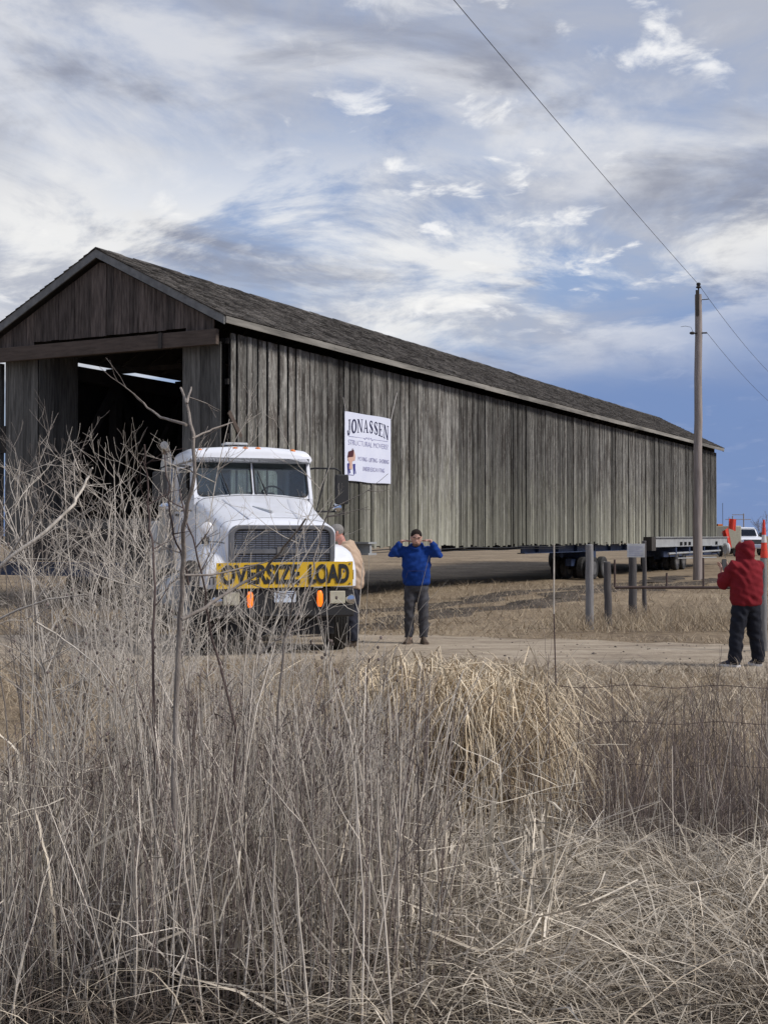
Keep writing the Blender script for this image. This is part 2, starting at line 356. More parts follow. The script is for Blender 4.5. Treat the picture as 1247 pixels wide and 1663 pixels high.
def strands(name, paths, rad, sides, m, parent=None):
    """paths (N,S,3), rad (N,S): ribbons (sides=2) or three-sided stems (sides=3)"""
    Nn, S, _ = paths.shape; d = np.gradient(paths, axis=1); d /= np.linalg.norm(d, axis=2, keepdims=True) + 1e-9
    az = RNG.uniform(0, 2 * np.pi, Nn); ref = np.stack([np.cos(az), np.sin(az), np.zeros(Nn)], 1)[:, None, :].repeat(S, 1)
    a = ref - d * (ref * d).sum(2, keepdims=True); a /= np.linalg.norm(a, axis=2, keepdims=True) + 1e-9; b = np.cross(d, a)
    if sides == 2: V = np.stack([paths - a * rad[..., None], paths + a * rad[..., None]], 2)
    else: V = np.stack([paths + (a * math.cos(t) + b * math.sin(t)) * rad[..., None] for t in (0, 2.094, 4.189)], 2)
    k = V.shape[2]; idx = np.arange(Nn * S * k).reshape(Nn, S, k); Q = []
    for j in range(1 if k == 2 else k):
        j2 = (j + 1) % k; Q.append(np.stack([idx[:, :-1, j], idx[:, :-1, j2], idx[:, 1:, j2], idx[:, 1:, j]], -1).reshape(-1, 4))
    return np_mesh(name, V, np.concatenate(Q), m, parent)
def stem_paths(base, h, lean, az, bend, droop, S, wob=.01):
    Nn = len(base); t = np.linspace(0, 1, S)[None, :, None]; hv = h[:, None, None]
    dirv = np.stack([np.cos(az), np.sin(az), np.zeros(Nn)], 1)[:, None, :]
    P = base[:, None, :] + np.array([0, 0, 1.]) * hv * t + dirv * hv * (lean[:, None, None] * t + bend[:, None, None] * t ** 2)
    P[:, :, 2] -= (h[:, None] * droop[:, None]) * t[..., 0] ** 3
    P += RNG.normal(0, 1, P.shape) * wob * t * hv
    return P

# ---------------------------------------------------------------- ground, road, mud
def ground_mat(name, stops, scale, bump=.5, stretch=(1, 1, 1)):
    mt = bpy.data.materials.new(name); mt.use_nodes = True; nt = mt.node_tree; N = nt.nodes; L = nt.links; b = N['Principled BSDF']
    b.inputs['Roughness'].default_value = .95; b.inputs['Specular IOR Level'].default_value = .1
    tc = N.new('ShaderNodeTexCoord'); mp = N.new('ShaderNodeMapping'); mp.inputs['Scale'].default_value = stretch; L.new(tc.outputs['Object'], mp.inputs[0])
    def nz(s, d): x = N.new('ShaderNodeTexNoise'); x.inputs['Scale'].default_value = s; x.inputs['Detail'].default_value = d; x.inputs['Roughness'].default_value = .65; L.new(mp.outputs[0], x.inputs['Vector']); return x.outputs['Fac']
    a, f = nz(scale, 6), nz(scale * 14, 5)
    mm = N.new('ShaderNodeMath'); mm.operation = 'MULTIPLY_ADD'; mm.inputs[1].default_value = .5; L.new(f, mm.inputs[0])
    m2 = N.new('ShaderNodeMath'); m2.operation = 'MULTIPLY'; m2.inputs[1].default_value = .5; L.new(a, m2.inputs[0]); L.new(m2.outputs[0], mm.inputs[2])
    cr = N.new('ShaderNodeValToRGB'); e = cr.color_ramp.elements
    e[0].position, e[0].color = .36, (*stops[0], 1); e[1].position, e[1].color = .64, (*stops[-1], 1)
    x = e.new(.5); x.color = (*stops[1], 1)
    L.new(mm.outputs[0], cr.inputs[0]); L.new(cr.outputs[0], b.inputs['Base Color'])
    bp = N.new('ShaderNodeBump'); bp.inputs['Strength'].default_value = bump; bp.inputs['Distance'].default_value = .05; L.new(f, bp.inputs['Height']); L.new(bp.outputs[0], b.inputs['Normal'])
    return mt
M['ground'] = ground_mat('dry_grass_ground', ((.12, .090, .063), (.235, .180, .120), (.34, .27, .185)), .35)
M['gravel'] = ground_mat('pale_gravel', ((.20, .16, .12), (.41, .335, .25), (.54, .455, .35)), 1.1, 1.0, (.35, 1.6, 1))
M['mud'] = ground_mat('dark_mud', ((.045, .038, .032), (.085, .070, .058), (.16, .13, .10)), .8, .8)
def axis_grid(lo, hi, d0, grow, c):
    out = [c]; d = d0; p = c
    while p < hi: p += d; d *= grow; out.append(min(p, hi))
    d = d0; p = c
    while p > lo: p -= d; d *= grow; out.insert(0, max(p, lo))
    return np.array(out)
gx = axis_grid(-3000, 3000, .25, 1.035, 1.0); gy = axis_grid(-40, 6000, .22, 1.022, 7.0)
GX, GY = np.meshgrid(gx, gy, indexing='ij'); GZ = gh(GX, GY)
ii = np.arange(GX.size).reshape(GX.shape); Q = np.stack([ii[:-1, :-1], ii[1:, :-1], ii[1:, 1:], ii[:-1, 1:]], -1).reshape(-1, 4)
tag(np_mesh('ground', np.stack([GX, GY, GZ], -1), Q, 'ground', smooth=True), kind='structure')
M['shade_soil'] = ground_mat('shade_dark_litter_soil', ((.028, .022, .017), (.055, .043, .033), (.10, .08, .06)), 1.4)  # littered soil, coloured darker to paint in the deep shade between the stalks
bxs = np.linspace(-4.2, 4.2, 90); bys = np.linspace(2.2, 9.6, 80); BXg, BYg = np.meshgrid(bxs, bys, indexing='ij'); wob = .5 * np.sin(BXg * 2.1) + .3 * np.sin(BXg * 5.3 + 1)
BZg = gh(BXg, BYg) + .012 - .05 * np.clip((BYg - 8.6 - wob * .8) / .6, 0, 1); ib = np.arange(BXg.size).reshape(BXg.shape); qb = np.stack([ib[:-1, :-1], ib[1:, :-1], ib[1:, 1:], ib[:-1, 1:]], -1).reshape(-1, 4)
tag(np_mesh('shade_toned_bank_soil', np.stack([BXg, BYg, BZg], -1), qb, 'shade_soil', smooth=True), kind='structure')
def strip(name, xs, lo, hi, m, lift, n=14, edge=.0):
    xs = np.asarray(xs); t = np.linspace(0, 1, n); lo = lo + RNG.normal(0, edge, len(xs)); hi = hi + RNG.normal(0, edge, len(xs))
    X = xs[:, None].repeat(n, 1); Y = lo[:, None] * (1 - t) + hi[:, None] * t; Z = gh(X, Y) + lift
    Z[:, 0] -= lift + .03; Z[:, -1] -= lift + .03
    i = np.arange(X.size).reshape(X.shape); q = np.stack([i[:-1, :-1], i[1:, :-1], i[1:, 1:], i[:-1, 1:]], -1).reshape(-1, 4)
    return tag(np_mesh(name, np.stack([X, Y, Z], -1), q, m, smooth=True), kind='structure')
xs = np.linspace(-60, 40, 400)
road_y = lambda x: 19.3 - .36 * x / (1 + np.exp(-x * .8)) + .02 * np.minimum(x, 0)
strip('gravel_road', xs, road_y(xs) - 2.6, road_y(xs) + 2.7, 'gravel', .03, edge=.10)

# loose stones and clods on the road
ns = 420; sx = RNG.uniform(-7, 9, ns); sy = road_y(sx) + RNG.uniform(-2.5, 2.6, ns); sr = RNG.uniform(.008, .026, ns) * np.where(RNG.uniform(0, 1, ns) < .06, 2.0, 1); oc = np.array([(1, 0, 0), (0, 1, 0), (-1, 0, 0), (0, -1, 0), (0, 0, .7), (0, 0, -.3)], float)
SV = oc[None] * sr[:, None, None] * RNG.uniform(.6, 1.3, (ns, 6, 1)) + np.stack([sx, sy, gh(sx, sy) + .034], 1)[:, None]
SF = (np.arange(ns)[:, None, None] * 6 + np.array([(0, 1, 4), (1, 2, 4), (2, 3, 4), (3, 0, 4), (1, 0, 5), (2, 1, 5), (3, 2, 5), (0, 3, 5)])[None]).reshape(-1, 3)
M['clod'] = mat('dark_clod', (.11, .09, .07), .95, c2=(.30, .255, .205), vscale=.7, island=.5)
tag(np_mesh('road_stones', SV, SF, 'clod'), 'loose stones and dark clods on the gravel road', 'stones', kind='stuff')
# bridge frame: local x along its length (away), y across to its left, z up
BX, BY, BA, BW, BL = -3.542, 27.843, R(62.42), 6.257, 46.0
def bl(x, y): return (BX + math.cos(BA) * x - math.sin(BA) * y, BY + math.sin(BA) * x + math.cos(BA) * y)
# muddy wheel tracks running along the bridge
for y0, y1, x0, x1 in ((-5.2, -3.9, -5, 27), (-3.1, -1.7, -4, 30)):
    n = 90; tt = np.linspace(x0, x1, n); k = 8; P = np.zeros((n, k, 3))
    for i, a in enumerate(tt):
        wob = .35 * math.sin(a * .7) + .25 * math.sin(a * 1.9 + y0)
        for j in range(k):
            w = y0 + (y1 - y0) * j / (k - 1) + wob + RNG.normal(0, .07); X, Y = bl(a, w)
            P[i, j] = (X, Y, float(gh(X, Y)) + (.035 + .02 * math.sin(j * 2.1) if 0 < j < k - 1 else -.03))
    i = np.arange(n * k).reshape(n, k); q = np.stack([i[:-1, :-1], i[1:, :-1], i[1:, 1:], i[:-1, 1:]], -1).reshape(-1, 4)
    tag(np_mesh('mud_track', P, q, 'mud', smooth=True), kind='structure')

# ---------------------------------------------------------------- covered bridge
bridge = empty('covered_bridge', (BX, BY, 0), BA, 'long weathered grey wooden covered bridge raised on steel beams and dollies', 'bridge')
HR, HE, OE, O1, ZB, WING = 8.139, 6.355, .387, .443, 6.172, 1.02
SL = (HR - HE) / (BW / 2 + OE)
zr = lambda y: HR - SL * abs(y - BW / 2)                 # roof line over y
def vboard(x, y, z0, z1, w, th, along, name, m, ztop2=None, tilt=0.):
    """upright board with its own origin at its foot; along = 'x' or 'y'"""
    h = z1 - z0; h2 = (ztop2 - z0) if ztop2 is not None else h
    mb = MB(); a = w / 2; t = th / 2
    base = [(-a, 0), (a, 0), (a, h2), (-a, h)]
    if along == 'x': mb.prism([(p, -t, q) for p, q in base], (0, th, 0))
    else: mb.prism([(-t, p, q) for p, q in base], (th, 0, 0))
    o = mb.build(name, m, bridge, loc=(x, y, z0))
    if along == 'x': o.rotation_euler = (0, tilt, RNG.normal(0, .012))
    else: o.rotation_euler = (tilt, 0, RNG.normal(0, .012))
    return o
x = .24; k = 0
while x < BL - .05:
    near = x < 2.6
    w = RNG.uniform(.165, .19) if near else RNG.choice([RNG.uniform(.11, .15), RNG.uniform(.165, .22)], p=[.4, .6])
    gap = RNG.uniform(.035, .05) if near else RNG.choice([.008, .016, .04], p=[.45, .33, .22])
    vboard(x + w / 2, -.055 - RNG.choice([0, .014, .034], p=[.45, .3, .25]) , 1.38 + RNG.normal(0, .035), 6.17, w, .028, 'x', 'siding_board', 'siding', tilt=RNG.normal(0, .003))
    x += w + gap; k += 1
# nailers behind the siding, far wall with a gap left open under its eave
mb = MB()
for z in (1.55, 2.7, 3.9, 5.1, 6.0): mb.box(.2, BL, -.03, .05, z - .06, z + .06)
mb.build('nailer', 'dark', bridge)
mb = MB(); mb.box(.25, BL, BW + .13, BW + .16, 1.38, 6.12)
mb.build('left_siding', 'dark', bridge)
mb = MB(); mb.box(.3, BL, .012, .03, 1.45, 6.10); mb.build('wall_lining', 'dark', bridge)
# portal: gable boards, beam, wings with returns
y = 0.0
while y < BW - .02:
    w = min(RNG.uniform(.21, .29), BW - y); c = y + w / 2
    mid = .85 < c < 5.2
    z0 = ZB + (.085 if mid else -.04) + RNG.normal(0, .006)
    vboard(-.27 - RNG.uniform(0, .012), c, z0, zr(c - w / 2) - .16, w - .006, .026, 'y', 'gable_board', 'gable', ztop2=zr(c + w / 2) - .16)
    y += w
for s0, s1 in ((.0, WING), (BW - WING, BW)):
    y = s0
    while y < s1 - .02:
        w = min(RNG.uniform(.19, .28), s1 - y)
        if s1 - y - w < .08: w = s1 - y
        vboard(-.02 - RNG.uniform(0, .01), y + w / 2, 1.5 + RNG.normal(0, .03), 5.95, w - .006, .026, 'y', 'portal_board', 'wing', tilt=RNG.normal(0, .001)); y += w
for yy in (WING + .0, BW - WING):
    x = .01
    while x < 1.2:
        w = RNG.uniform(.2, .28); vboard(x + w / 2, yy, 2.1, 6.1, w - .006, .026, 'x', 'lining_board', 'wing'); x += w
MB().box(-.40, -.29, -.13, BW + .6, ZB - .335, ZB).build('portal_beam', 'beam', bridge, bevel=.008)
MB().box(-.44, -.40, 1.30, 1.39, ZB - .34, ZB + .01).build('beam_cleat', 'dark', bridge)
MB().bar((.15, -.09, 4.42), (.62, -.09, 3.9), .12, .03, (0, 1, 0)).build('corner_brace', 'beam', bridge)
# roof: deck, rafters, rakes, fascia, shingles
for s in (0, 1):
    ye = -OE if s == 0 else BW + OE; yr = BW / 2; nrm = Vector((0, (-1 if s == 0 else 1) * SL, 1)).normalized()
    mb = MB(); e0 = Vector((0, ye, HE + .07)); r0 = Vector((0, yr, HR + .07)); X0, X1 = -O1, BL + O1
    mb.prism([e0, r0, r0 - nrm * .03, e0 - nrm * .03], (X1 - X0, 0, 0), (X0, 0, 0))
    deck = mb.build('roof_deck', 'dark', bridge)
    mb = MB()
    for xx in np.arange(.2, BL, .9): mb.bar((xx, ye + (.06 if s == 0 else -.06), HE + .0), (xx, yr, HR - .02), .05, .10, (1, 0, 0))
    mb.build('rafters', 'dark', bridge)
    d = (r0 - e0).normalized()
    for xx, nm in ((X0 - .035, 'rake_board'), (X1 - .005, 'rake_board')):
        mb = MB(); a = Vector((0, ye, HE + .075)); b = Vector((0, yr, HR + .075)); dn = Vector((0, 0, -.19))
        mb.prism([a, b, b + dn, a + dn], (.04, 0, 0), (xx, 0, 0)); mb.build(nm, 'rake', bridge)
    fy = ye + (-.03 if s == 0 else .005)
    n = 10
    for i in range(n):
        a, b = X0 + .006 + (X1 - X0 - .012) * i / n, X0 + (X1 - X0 - .012) * (i + 1) / n
        o = MB().box(a, b, fy, fy + .025, HE - .085 + RNG.normal(0, .004), HE + .062).build('fascia_board', 'fascia', bridge)
    # shingles: courses of tapered pieces with ragged butts
    ln = (r0 - e0).length; exp = .165; rows = int(ln / exp) + 1; Vs = []; cnt = 0
    side = -1 if s == 0 else 1
    for r in range(rows):
        p = X0 - .05 - RNG.uniform(0, .12)
        while p < X1 + .04:
            w = RNG.uniform(.10, .21); lo = r * exp - (.05 + RNG.normal(0, .014) if r else .03 + RNG.normal(0, .004)); hi = min(r * exp + .26, ln + .02)
            a0, a1 = max(p + .004, X0 - .05), min(p + w - .004, X1 + .05)
            if a1 > a0 + .01:
                t = RNG.uniform(.018, .038); lift = .012 + RNG.normal(0, .002)
                for (uu, vv, hh) in ((a0, lo, lift), (a1, lo, lift), (a1, hi, .004), (a0, hi, .004), (a0, lo, lift + t), (a1, lo, lift + t), (a1, hi, .010), (a0, hi, .010)):
                    q = e0 + d * vv + nrm * hh; Vs.append((uu, q.y, q.z))
                cnt += 1
            p += w
    base = np.arange(cnt)[:, None, None] * 8; fq = np.array([(4, 5, 6, 7), (0, 1, 5, 4), (1, 2, 6, 5), (3, 0, 4, 7), (0, 3, 2, 1)])[None]
    tag(np_mesh('shingles', np.array(Vs), (base + fq).reshape(-1, 4), 'shingle', deck), kind='stuff')
mb = MB()
for i, a in enumerate(np.arange(-O1 - .04, BL + O1, .45)):
    b = min(a + .46, BL + O1 + .04); j = RNG.normal(0, .006)
    for s in (-1, 1):
        mb.prism([(0, BW / 2, HR + .125 + j), (0, BW / 2 + s * .17, HR + .125 - .17 * SL + j), (0, BW / 2 + s * .17, HR + .095 - .17 * SL + j), (0, BW / 2, HR + .095 + j)], (b - a, 0, 0), (a, 0, 0))
mb.build('ridge_cap', 'shingle', bridge)
# timber frame inside, floor, far gable
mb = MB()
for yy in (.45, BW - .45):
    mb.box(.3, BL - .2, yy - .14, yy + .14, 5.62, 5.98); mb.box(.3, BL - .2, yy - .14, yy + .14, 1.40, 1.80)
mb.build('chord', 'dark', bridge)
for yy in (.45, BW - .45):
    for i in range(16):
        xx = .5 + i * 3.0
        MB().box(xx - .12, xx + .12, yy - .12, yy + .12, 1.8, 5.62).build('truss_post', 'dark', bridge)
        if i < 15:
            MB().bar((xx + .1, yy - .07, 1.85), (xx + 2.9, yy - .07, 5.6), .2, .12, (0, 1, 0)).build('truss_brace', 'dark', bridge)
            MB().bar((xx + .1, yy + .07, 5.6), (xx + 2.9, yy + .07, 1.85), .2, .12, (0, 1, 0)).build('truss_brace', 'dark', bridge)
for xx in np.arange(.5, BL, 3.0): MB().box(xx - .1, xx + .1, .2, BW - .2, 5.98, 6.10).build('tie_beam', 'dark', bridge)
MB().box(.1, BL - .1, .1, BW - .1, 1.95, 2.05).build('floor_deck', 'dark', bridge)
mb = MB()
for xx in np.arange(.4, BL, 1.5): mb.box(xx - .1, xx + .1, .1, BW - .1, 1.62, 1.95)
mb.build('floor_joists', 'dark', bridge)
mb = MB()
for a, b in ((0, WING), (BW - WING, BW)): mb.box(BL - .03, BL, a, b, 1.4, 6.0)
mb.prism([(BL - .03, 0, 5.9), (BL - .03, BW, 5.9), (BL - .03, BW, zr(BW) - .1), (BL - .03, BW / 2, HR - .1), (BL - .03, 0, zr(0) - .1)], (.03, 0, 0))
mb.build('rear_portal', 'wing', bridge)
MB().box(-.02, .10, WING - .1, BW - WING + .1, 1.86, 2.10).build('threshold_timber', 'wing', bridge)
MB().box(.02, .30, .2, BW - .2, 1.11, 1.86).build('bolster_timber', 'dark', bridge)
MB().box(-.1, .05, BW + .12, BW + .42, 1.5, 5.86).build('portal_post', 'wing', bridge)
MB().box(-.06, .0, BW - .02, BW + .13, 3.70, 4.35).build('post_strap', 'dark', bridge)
mb = MB()
for z, d in ((1.33, .03), (1.26, .02)): mb.tube([(a, -.13 - .01 * math.sin(a), z - .02 * math.sin(a * 1.3)) for a in np.arange(5, 22, .6)], d * .5, 6)
mb.build('air_hose', 'black', bridge)

# banner hung on the long wall: panel with arched serif lettering, printed flourish and a small carried-house picture
def wall_local(px, py, off):
    o = Vector((0, 0, CAMZ)); d = at(px, py, 10) - o; nx, ny = math.sin(BA), -math.cos(BA)      # outward wall normal
    t = ((BX + nx * off - o.x) * nx + (BY + ny * off - o.y) * ny) / (d.x * nx + d.y * ny); p = o + d * t
    dx, dy = p.x - BX, p.y - BY; return dx * math.cos(BA) + dy * math.sin(BA), p.z
xa, zt = wall_local(560, 669, .13); xb, zt2 = wall_local(634.5, 679, .13); _, zb1 = wall_local(563, 782, .13); _, zb2 = wall_local(635, 785, .13)
zt = (zt + zt2) / 2; zb = (zb1 + zb2) / 2; SWid, SHt = xb - xa, zt - zb
wx, wy = bl(xa, -.14)
banner = empty('banner', (wx, wy, zb), BA, 'white printed banner with movers lettering hung on the plank wall', 'banner')
mb = MB(); nn = 14; rings = []
for i in range(nn + 1):
    u = SWid * i / nn; rings.append([(u, .01 + .006 * math.sin(i * 1.1), .0 + .012 * math.sin(i * .6)), (u, .022 + .006 * math.sin(i * 1.1), 0), (u, .022, SHt), (u, .01 + .004 * math.sin(i * .9), SHt - .01 * math.sin(i * .45))])
mb.loft(rings).build('vinyl_sheet', 'vinyl', banner)
def ribbon(mb, pts, wid, Wf):
    n = len(pts)
    for i in range(n - 1):
        (x0, y0), (x1, y1) = pts[i], pts[i + 1]
        def nm(k):
            a = pts[max(k - 1, 0)]; b = pts[min(k + 1, n - 1)]; dx, dy = b[0] - a[0], b[1] - a[1]; l = math.hypot(dx, dy) + 1e-9; return -dy / l, dx / l
        n0, n1 = nm(i), nm(i + 1); w0, w1 = wid[i] / 2, wid[i + 1] / 2
        mb.add([Wf(x0 - n0[0] * w0, y0 - n0[1] * w0), Wf(x1 - n1[0] * w1, y1 - n1[1] * w1), Wf(x1 + n1[0] * w1, y1 + n1[1] * w1), Wf(x0 + n0[0] * w0, y0 + n0[1] * w0)], [(0, 1, 2, 3)])
def rect(mb, x0, y0, x1, y1, Wf, k=4):
    for i in range(k):
        a, b = x0 + (x1 - x0) * i / k, x0 + (x1 - x0) * (i + 1) / k
        mb.add([Wf(a, y0), Wf(b, y0), Wf(b, y1), Wf(a, y1)], [(0, 1, 2, 3)])
def quad(mb, p, Wf): mb.add([Wf(*q) for q in p], [tuple(range(len(p)))])
def serif(mb, ch, x0, w, Wf):
    T = lambda x, y: Wf(x0 + x * w, y)
    arc = lambda cx, cy, rx, ry, a0, a1, n=14: [(cx + rx * math.cos(R(a0 + (a1 - a0) * i / n)), cy + ry * math.sin(R(a0 + (a1 - a0) * i / n))) for i in range(n + 1)]
    if ch == 'O':
        p = arc(.5, .5, .36, .45, 0, 360, 28); ribbon(mb, p, [.10 + .13 * abs(math.cos(2 * math.pi * i / 28)) for i in range(29)], T)
    elif ch == 'N':
        rect(mb, .12, 0, .21, 1, T); rect(mb, .79, 0, .88, 1, T); quad(mb, [(.10, 1), (.34, 1), (.88, 0), (.70, 0)], T)
        for a, b, yy in ((.0, .33, 0), (.0, .3, .95), (.67, 1.0, .95)): rect(mb, a, yy, b, yy + .05, T)
    elif ch == 'A':
        quad(mb, [(.10, 0), (.19, 0), (.53, 1), (.46, 1)], T); quad(mb, [(.66, 0), (.88, 0), (.56, 1), (.44, 1)], T); rect(mb, .25, .30, .74, .37, T)
        rect(mb, 0, 0, .30, .05, T); rect(mb, .58, 0, 1, .05, T)
    elif ch == 'J':
        rect(mb, .50, .25, .72, 1, T); rect(mb, .34, .95, .9, 1, T); p = arc(.38, .22, .23, .22, 0, -190); ribbon(mb, p, [.21 - .12 * i / 14 for i in range(15)], T); quad(mb, [(.08, .14), (.26, .14), (.26, .30), (.08, .30)], T)
    elif ch == 'E':
        rect(mb, .14, 0, .36, 1, T); rect(mb, 0, .0, .9, .06, T); rect(mb, 0, .94, .9, 1, T); rect(mb, .3, .48, .66, .54, T); rect(mb, .84, 0, .92, .26, T); rect(mb, .84, .74, .92, 1, T); rect(mb, .62, .38, .69, .64, T)
    elif ch == 'S':
        p = arc(.5, .745, .30, .215, 25, 200, 10) + [(.36, .60), (.5, .5), (.64, .40)] + arc(.5, .255, .30, .215, 20, -155, 10)
        n = len(p); ribbon(mb, p, [.08 + .17 * math.exp(-((i - n / 2) / 4.5) ** 2) for i in range(n)], T)
        rect(mb, .74, .70, .80, .95, T); rect(mb, .19, .05, .25, .30, T)
mb = MB(); word = 'JONASSEN'; cw = [.8, 1.1, 1.15, 1.15, .95, .95, 1.0, 1.15]; tot = sum(cw); cur = 0
mx0, mx1 = .045 * SWid, .955 * SWid
for ch, c in zip(word, cw):
    def Wf(x, y):
        u = 2 * x - 1; top = .925 - .045 * u * u; bot = .735 - .075 * u * u
        return (mx0 + (mx1 - mx0) * x, .004, SHt * (bot + (top - bot) * y))
    serif(mb, ch, cur / tot, c / tot * .93, Wf); cur += c
mb.build('lettering', 'navyink', banner)
mb = MB(); put_text(mb, 'STRUCTURAL MOVERS!', (.07 * SWid, .004, SHt * .525), (1, 0, 0), (0, 0, 1), .86 * SWid, .075 * SHt, off=-.012); mb.build('lettering', 'greyink', banner)
mb = MB()
put_text(mb, 'MOVING - LIFTING - SHORING', (.27 * SWid, .004, SHt * .305), (1, 0, 0), (0, 0, 1), .68 * SWid, .062 * SHt)
put_text(mb, 'UNDER EXCAVATING', (.37 * SWid, .004, SHt * .165), (1, 0, 0), (0, 0, 1), .48 * SWid, .062 * SHt)
mb.build('lettering', 'greyink', banner)
W2 = lambda x, y: (x * SWid, .004, y * SHt)
mb = MB(); rect(mb, .08, .644, .42, .649, W2); rect(mb, .60, .644, .93, .649, W2)
for s in (-1, 1):
    p = [(.5 + s * (.03 + .07 * i / 12), .645 + .016 * math.sin(i / 12 * 2 * math.pi)) for i in range(13)]; ribbon(mb, p, [.008] * 13, W2)
ribbon(mb, [(.5, .632), (.5, .668)], [.012, .012], W2); mb.build('flourish', 'greyink', banner)
mb = MB(); quad(mb, [(.05, .335), (.075, .425), (.185, .46), (.17, .355)], W2); quad(mb, [(.15, .44), (.15, .475), (.165, .475), (.165, .45)], W2); mb.build('picture_roof', 'maroon', banner)
mb = MB(); quad(mb, [(.06, .29), (.06, .336), (.17, .353), (.17, .29)], W2); quad(mb, [(.17, .30), (.17, .356), (.188, .45), (.215, .37), (.205, .30)], W2); quad(mb, [(.08, .17), (.085, .29), (.15, .29), (.15, .17)], W2); mb.build('picture_house', 'peach', banner)
mb = MB()
for a in (.05, .165): quad(mb, [(a, .25), (a + .05, .255), (a + .045, .19), (a + .005, .19)], W2); quad(mb, [(a + .005, .19), (a + .025, .19), (a + .035, .10), (a + .015, .10)], W2); quad(mb, [(a + .03, .19), (a + .046, .19), (a + .065, .115), (a + .05, .11)], W2)
mb.build('picture_legs', 'blueink', banner)
mb = MB(); rect(mb, .03, .085, .19, .093, W2); mb.build('picture_ground', 'greyink', banner)
mb = MB(); mb.tube([(SWid - .02, -.01, SHt - .02), (SWid + .35, .0, SHt + .75)], .008, 5); mb.tube([(.02, -.005, SHt - .02), (-.05, .03, SHt + .35)], .006, 5); mb.build('tie_rope', 'markwhite', banner)

# ---------------------------------------------------------------- moving steel and dollies
def bthing(name, label, cat, x, y, group=None, z=0.): X, Y = bl(x, y); return empty(name, (X, Y, z), BA, label, cat, group)
def ibeam(mb, x0, x1, yc, z0, z1, w=.28, t=.03):
    mb.box(x0, x1, yc - w / 2, yc + w / 2, z1 - t, z1); mb.box(x0, x1, yc - w / 2, yc + w / 2, z0, z0 + t); mb.box(x0, x1, yc - t / 2, yc + t / 2, z0 + t, z1 - t)
t = bthing('main_beam', 'long navy steel beam under the plank wall between tyre sets', 'beam', 0, .35); mb = MB(); ibeam(mb, 18.6, 45, 0, 1.08, 1.375); mb.build('web_and_flanges', 'navy', t)
for xx in np.arange(20, 44, 2.1): MB().box(xx - .01, xx + .01, -.13, .13, 1.11, 1.345).build('stiffener', 'navy', t)
t = bthing('main_beam', 'navy steel beam under the far wall of the bridge', 'beam', 0, BW - .35); mb = MB(); ibeam(mb, 24, 45, 0, 1.08, 1.375); mb.build('web_and_flanges', 'navy', t)
t = bthing('cross_beam', 'navy steel cross beam under the open portal of the bridge', 'beam', -.1, 0); mb = MB()
for xc in (-.28, .12):
    mb.box(xc - .12, xc + .12, -.3, BW + .9, 1.06, 1.09); mb.box(xc - .12, xc + .12, -.3, BW + .9, .78, .81); mb.box(xc - .02, xc + .02, -.3, BW + .9, .81, 1.06)
mb.build('web_and_flanges', 'navy', t)
t = bthing('cross_beam', 'short pale grey steel beam end poking out beside the man in tan', 'beam', 5.4, -.1); mb = MB()
mb.box(-.22, .22, -.75, 6.4, 1.50, 1.55); mb.box(-.05, .05, -.70, 6.4, 1.27, 1.50); mb.box(-.22, .22, -.75, 6.4, 1.22, 1.27); mb.build('web_and_flanges', 'greysteel', t)
t = bthing('side_beam', 'pale grey steel beam along the foot of the bridge by the utility pole', 'beam', 32.9, -.32); mb = MB(); mb.box(0, 14.5, -.10, .10, 1.63, 1.665); mb.box(0, 14.5, -.012, .012, 1.235, 1.63); mb.box(0, 14.5, -.10, .10, 1.2, 1.235); mb.build('web_and_flanges', 'greysteel', t)
for xx in (4.6, 5.4, 6.2, 11.8): MB().box(xx - .07, xx + .07, -.105, -.02, 1.245, 1.42).build('clamp', 'black', t)
MB().box(-.7, -.02, -.12, .25, 1.05, 1.66).build('end_block', 'dark', t)
def tyre(parent, c, rad, w, axis=(0, 1, 0)):
    mb = MB(); h = w / 2
    pr = [(rad * .58, -h * .8), (rad * .80, -h), (rad * .95, -h * .9), (rad, -h * .7)]
    for k in range(5):
        a = -h * .7 + k * h * .28; pr += [(rad, a), (rad, a + h * .2), (rad * .975, a + h * .21), (rad * .975, a + h * .27)]
    pr += [(rad, h * .7), (rad * .95, h * .9), (rad * .80, h), (rad * .58, h * .8)]
    o = mb.lathe(pr, (0, 0, 0), axis, 28).build('wheel', 'rubber', parent, smooth=35, loc=c)
    mb = MB(); mb.lathe([(rad * .60, -h * .82), (rad * .55, -h * .5), (rad * .25, -h * .35), (rad * .22, -h * .6), (.01, -h * .62), (.01, h * .62), (rad * .22, h * .6), (rad * .25, h * .35), (rad * .55, h * .5), (rad * .60, h * .82)], (0, 0, 0), axis, 20)
    for i in range(8):
        ax = Vector(axis); a, b = perp(ax)
        for s in (-1, 1): p = (a * math.cos(i * math.pi / 4) + b * math.sin(i * math.pi / 4)) * rad * .4 + ax * s * h * .4; mb.box(p.x - .018, p.x + .018, p.y - .018, p.y + .018, p.z - .018, p.z + .018)
    mb.build('rim', 'rimm', o, smooth=35); return o
def dolly(x, y, label, z=0., axles=2):
    t = bthing('transport_dolly', label, 'dolly', x, y, z=z)
    for i in range(axles):
        xx = (i - (axles - 1) / 2) * 1.25
        for yy in (-.72, -.33, .33, .72): tyre(t, (xx, yy, .44), .44, .27)
        mb = MB(); mb.tube([(xx, -.8, .44), (xx, .8, .44)], .07, 8); mb.build('axle', 'black', t)
    mb = MB(); mb.box(-.62 * axles - .1, .62 * axles + .1, -.12, .12, .52, .80); mb.box(-.25, .25, -.6, .6, .80, 1.08); mb.build('bogie_frame', 'navy', t)
    mb = MB(); mb.lathe([(.14, 0), (.14, .30), (.10, .30), (.10, .46)], (.45, 0, .62), (0, 0, 1), 14); mb.build('jack', 'black', t); return t
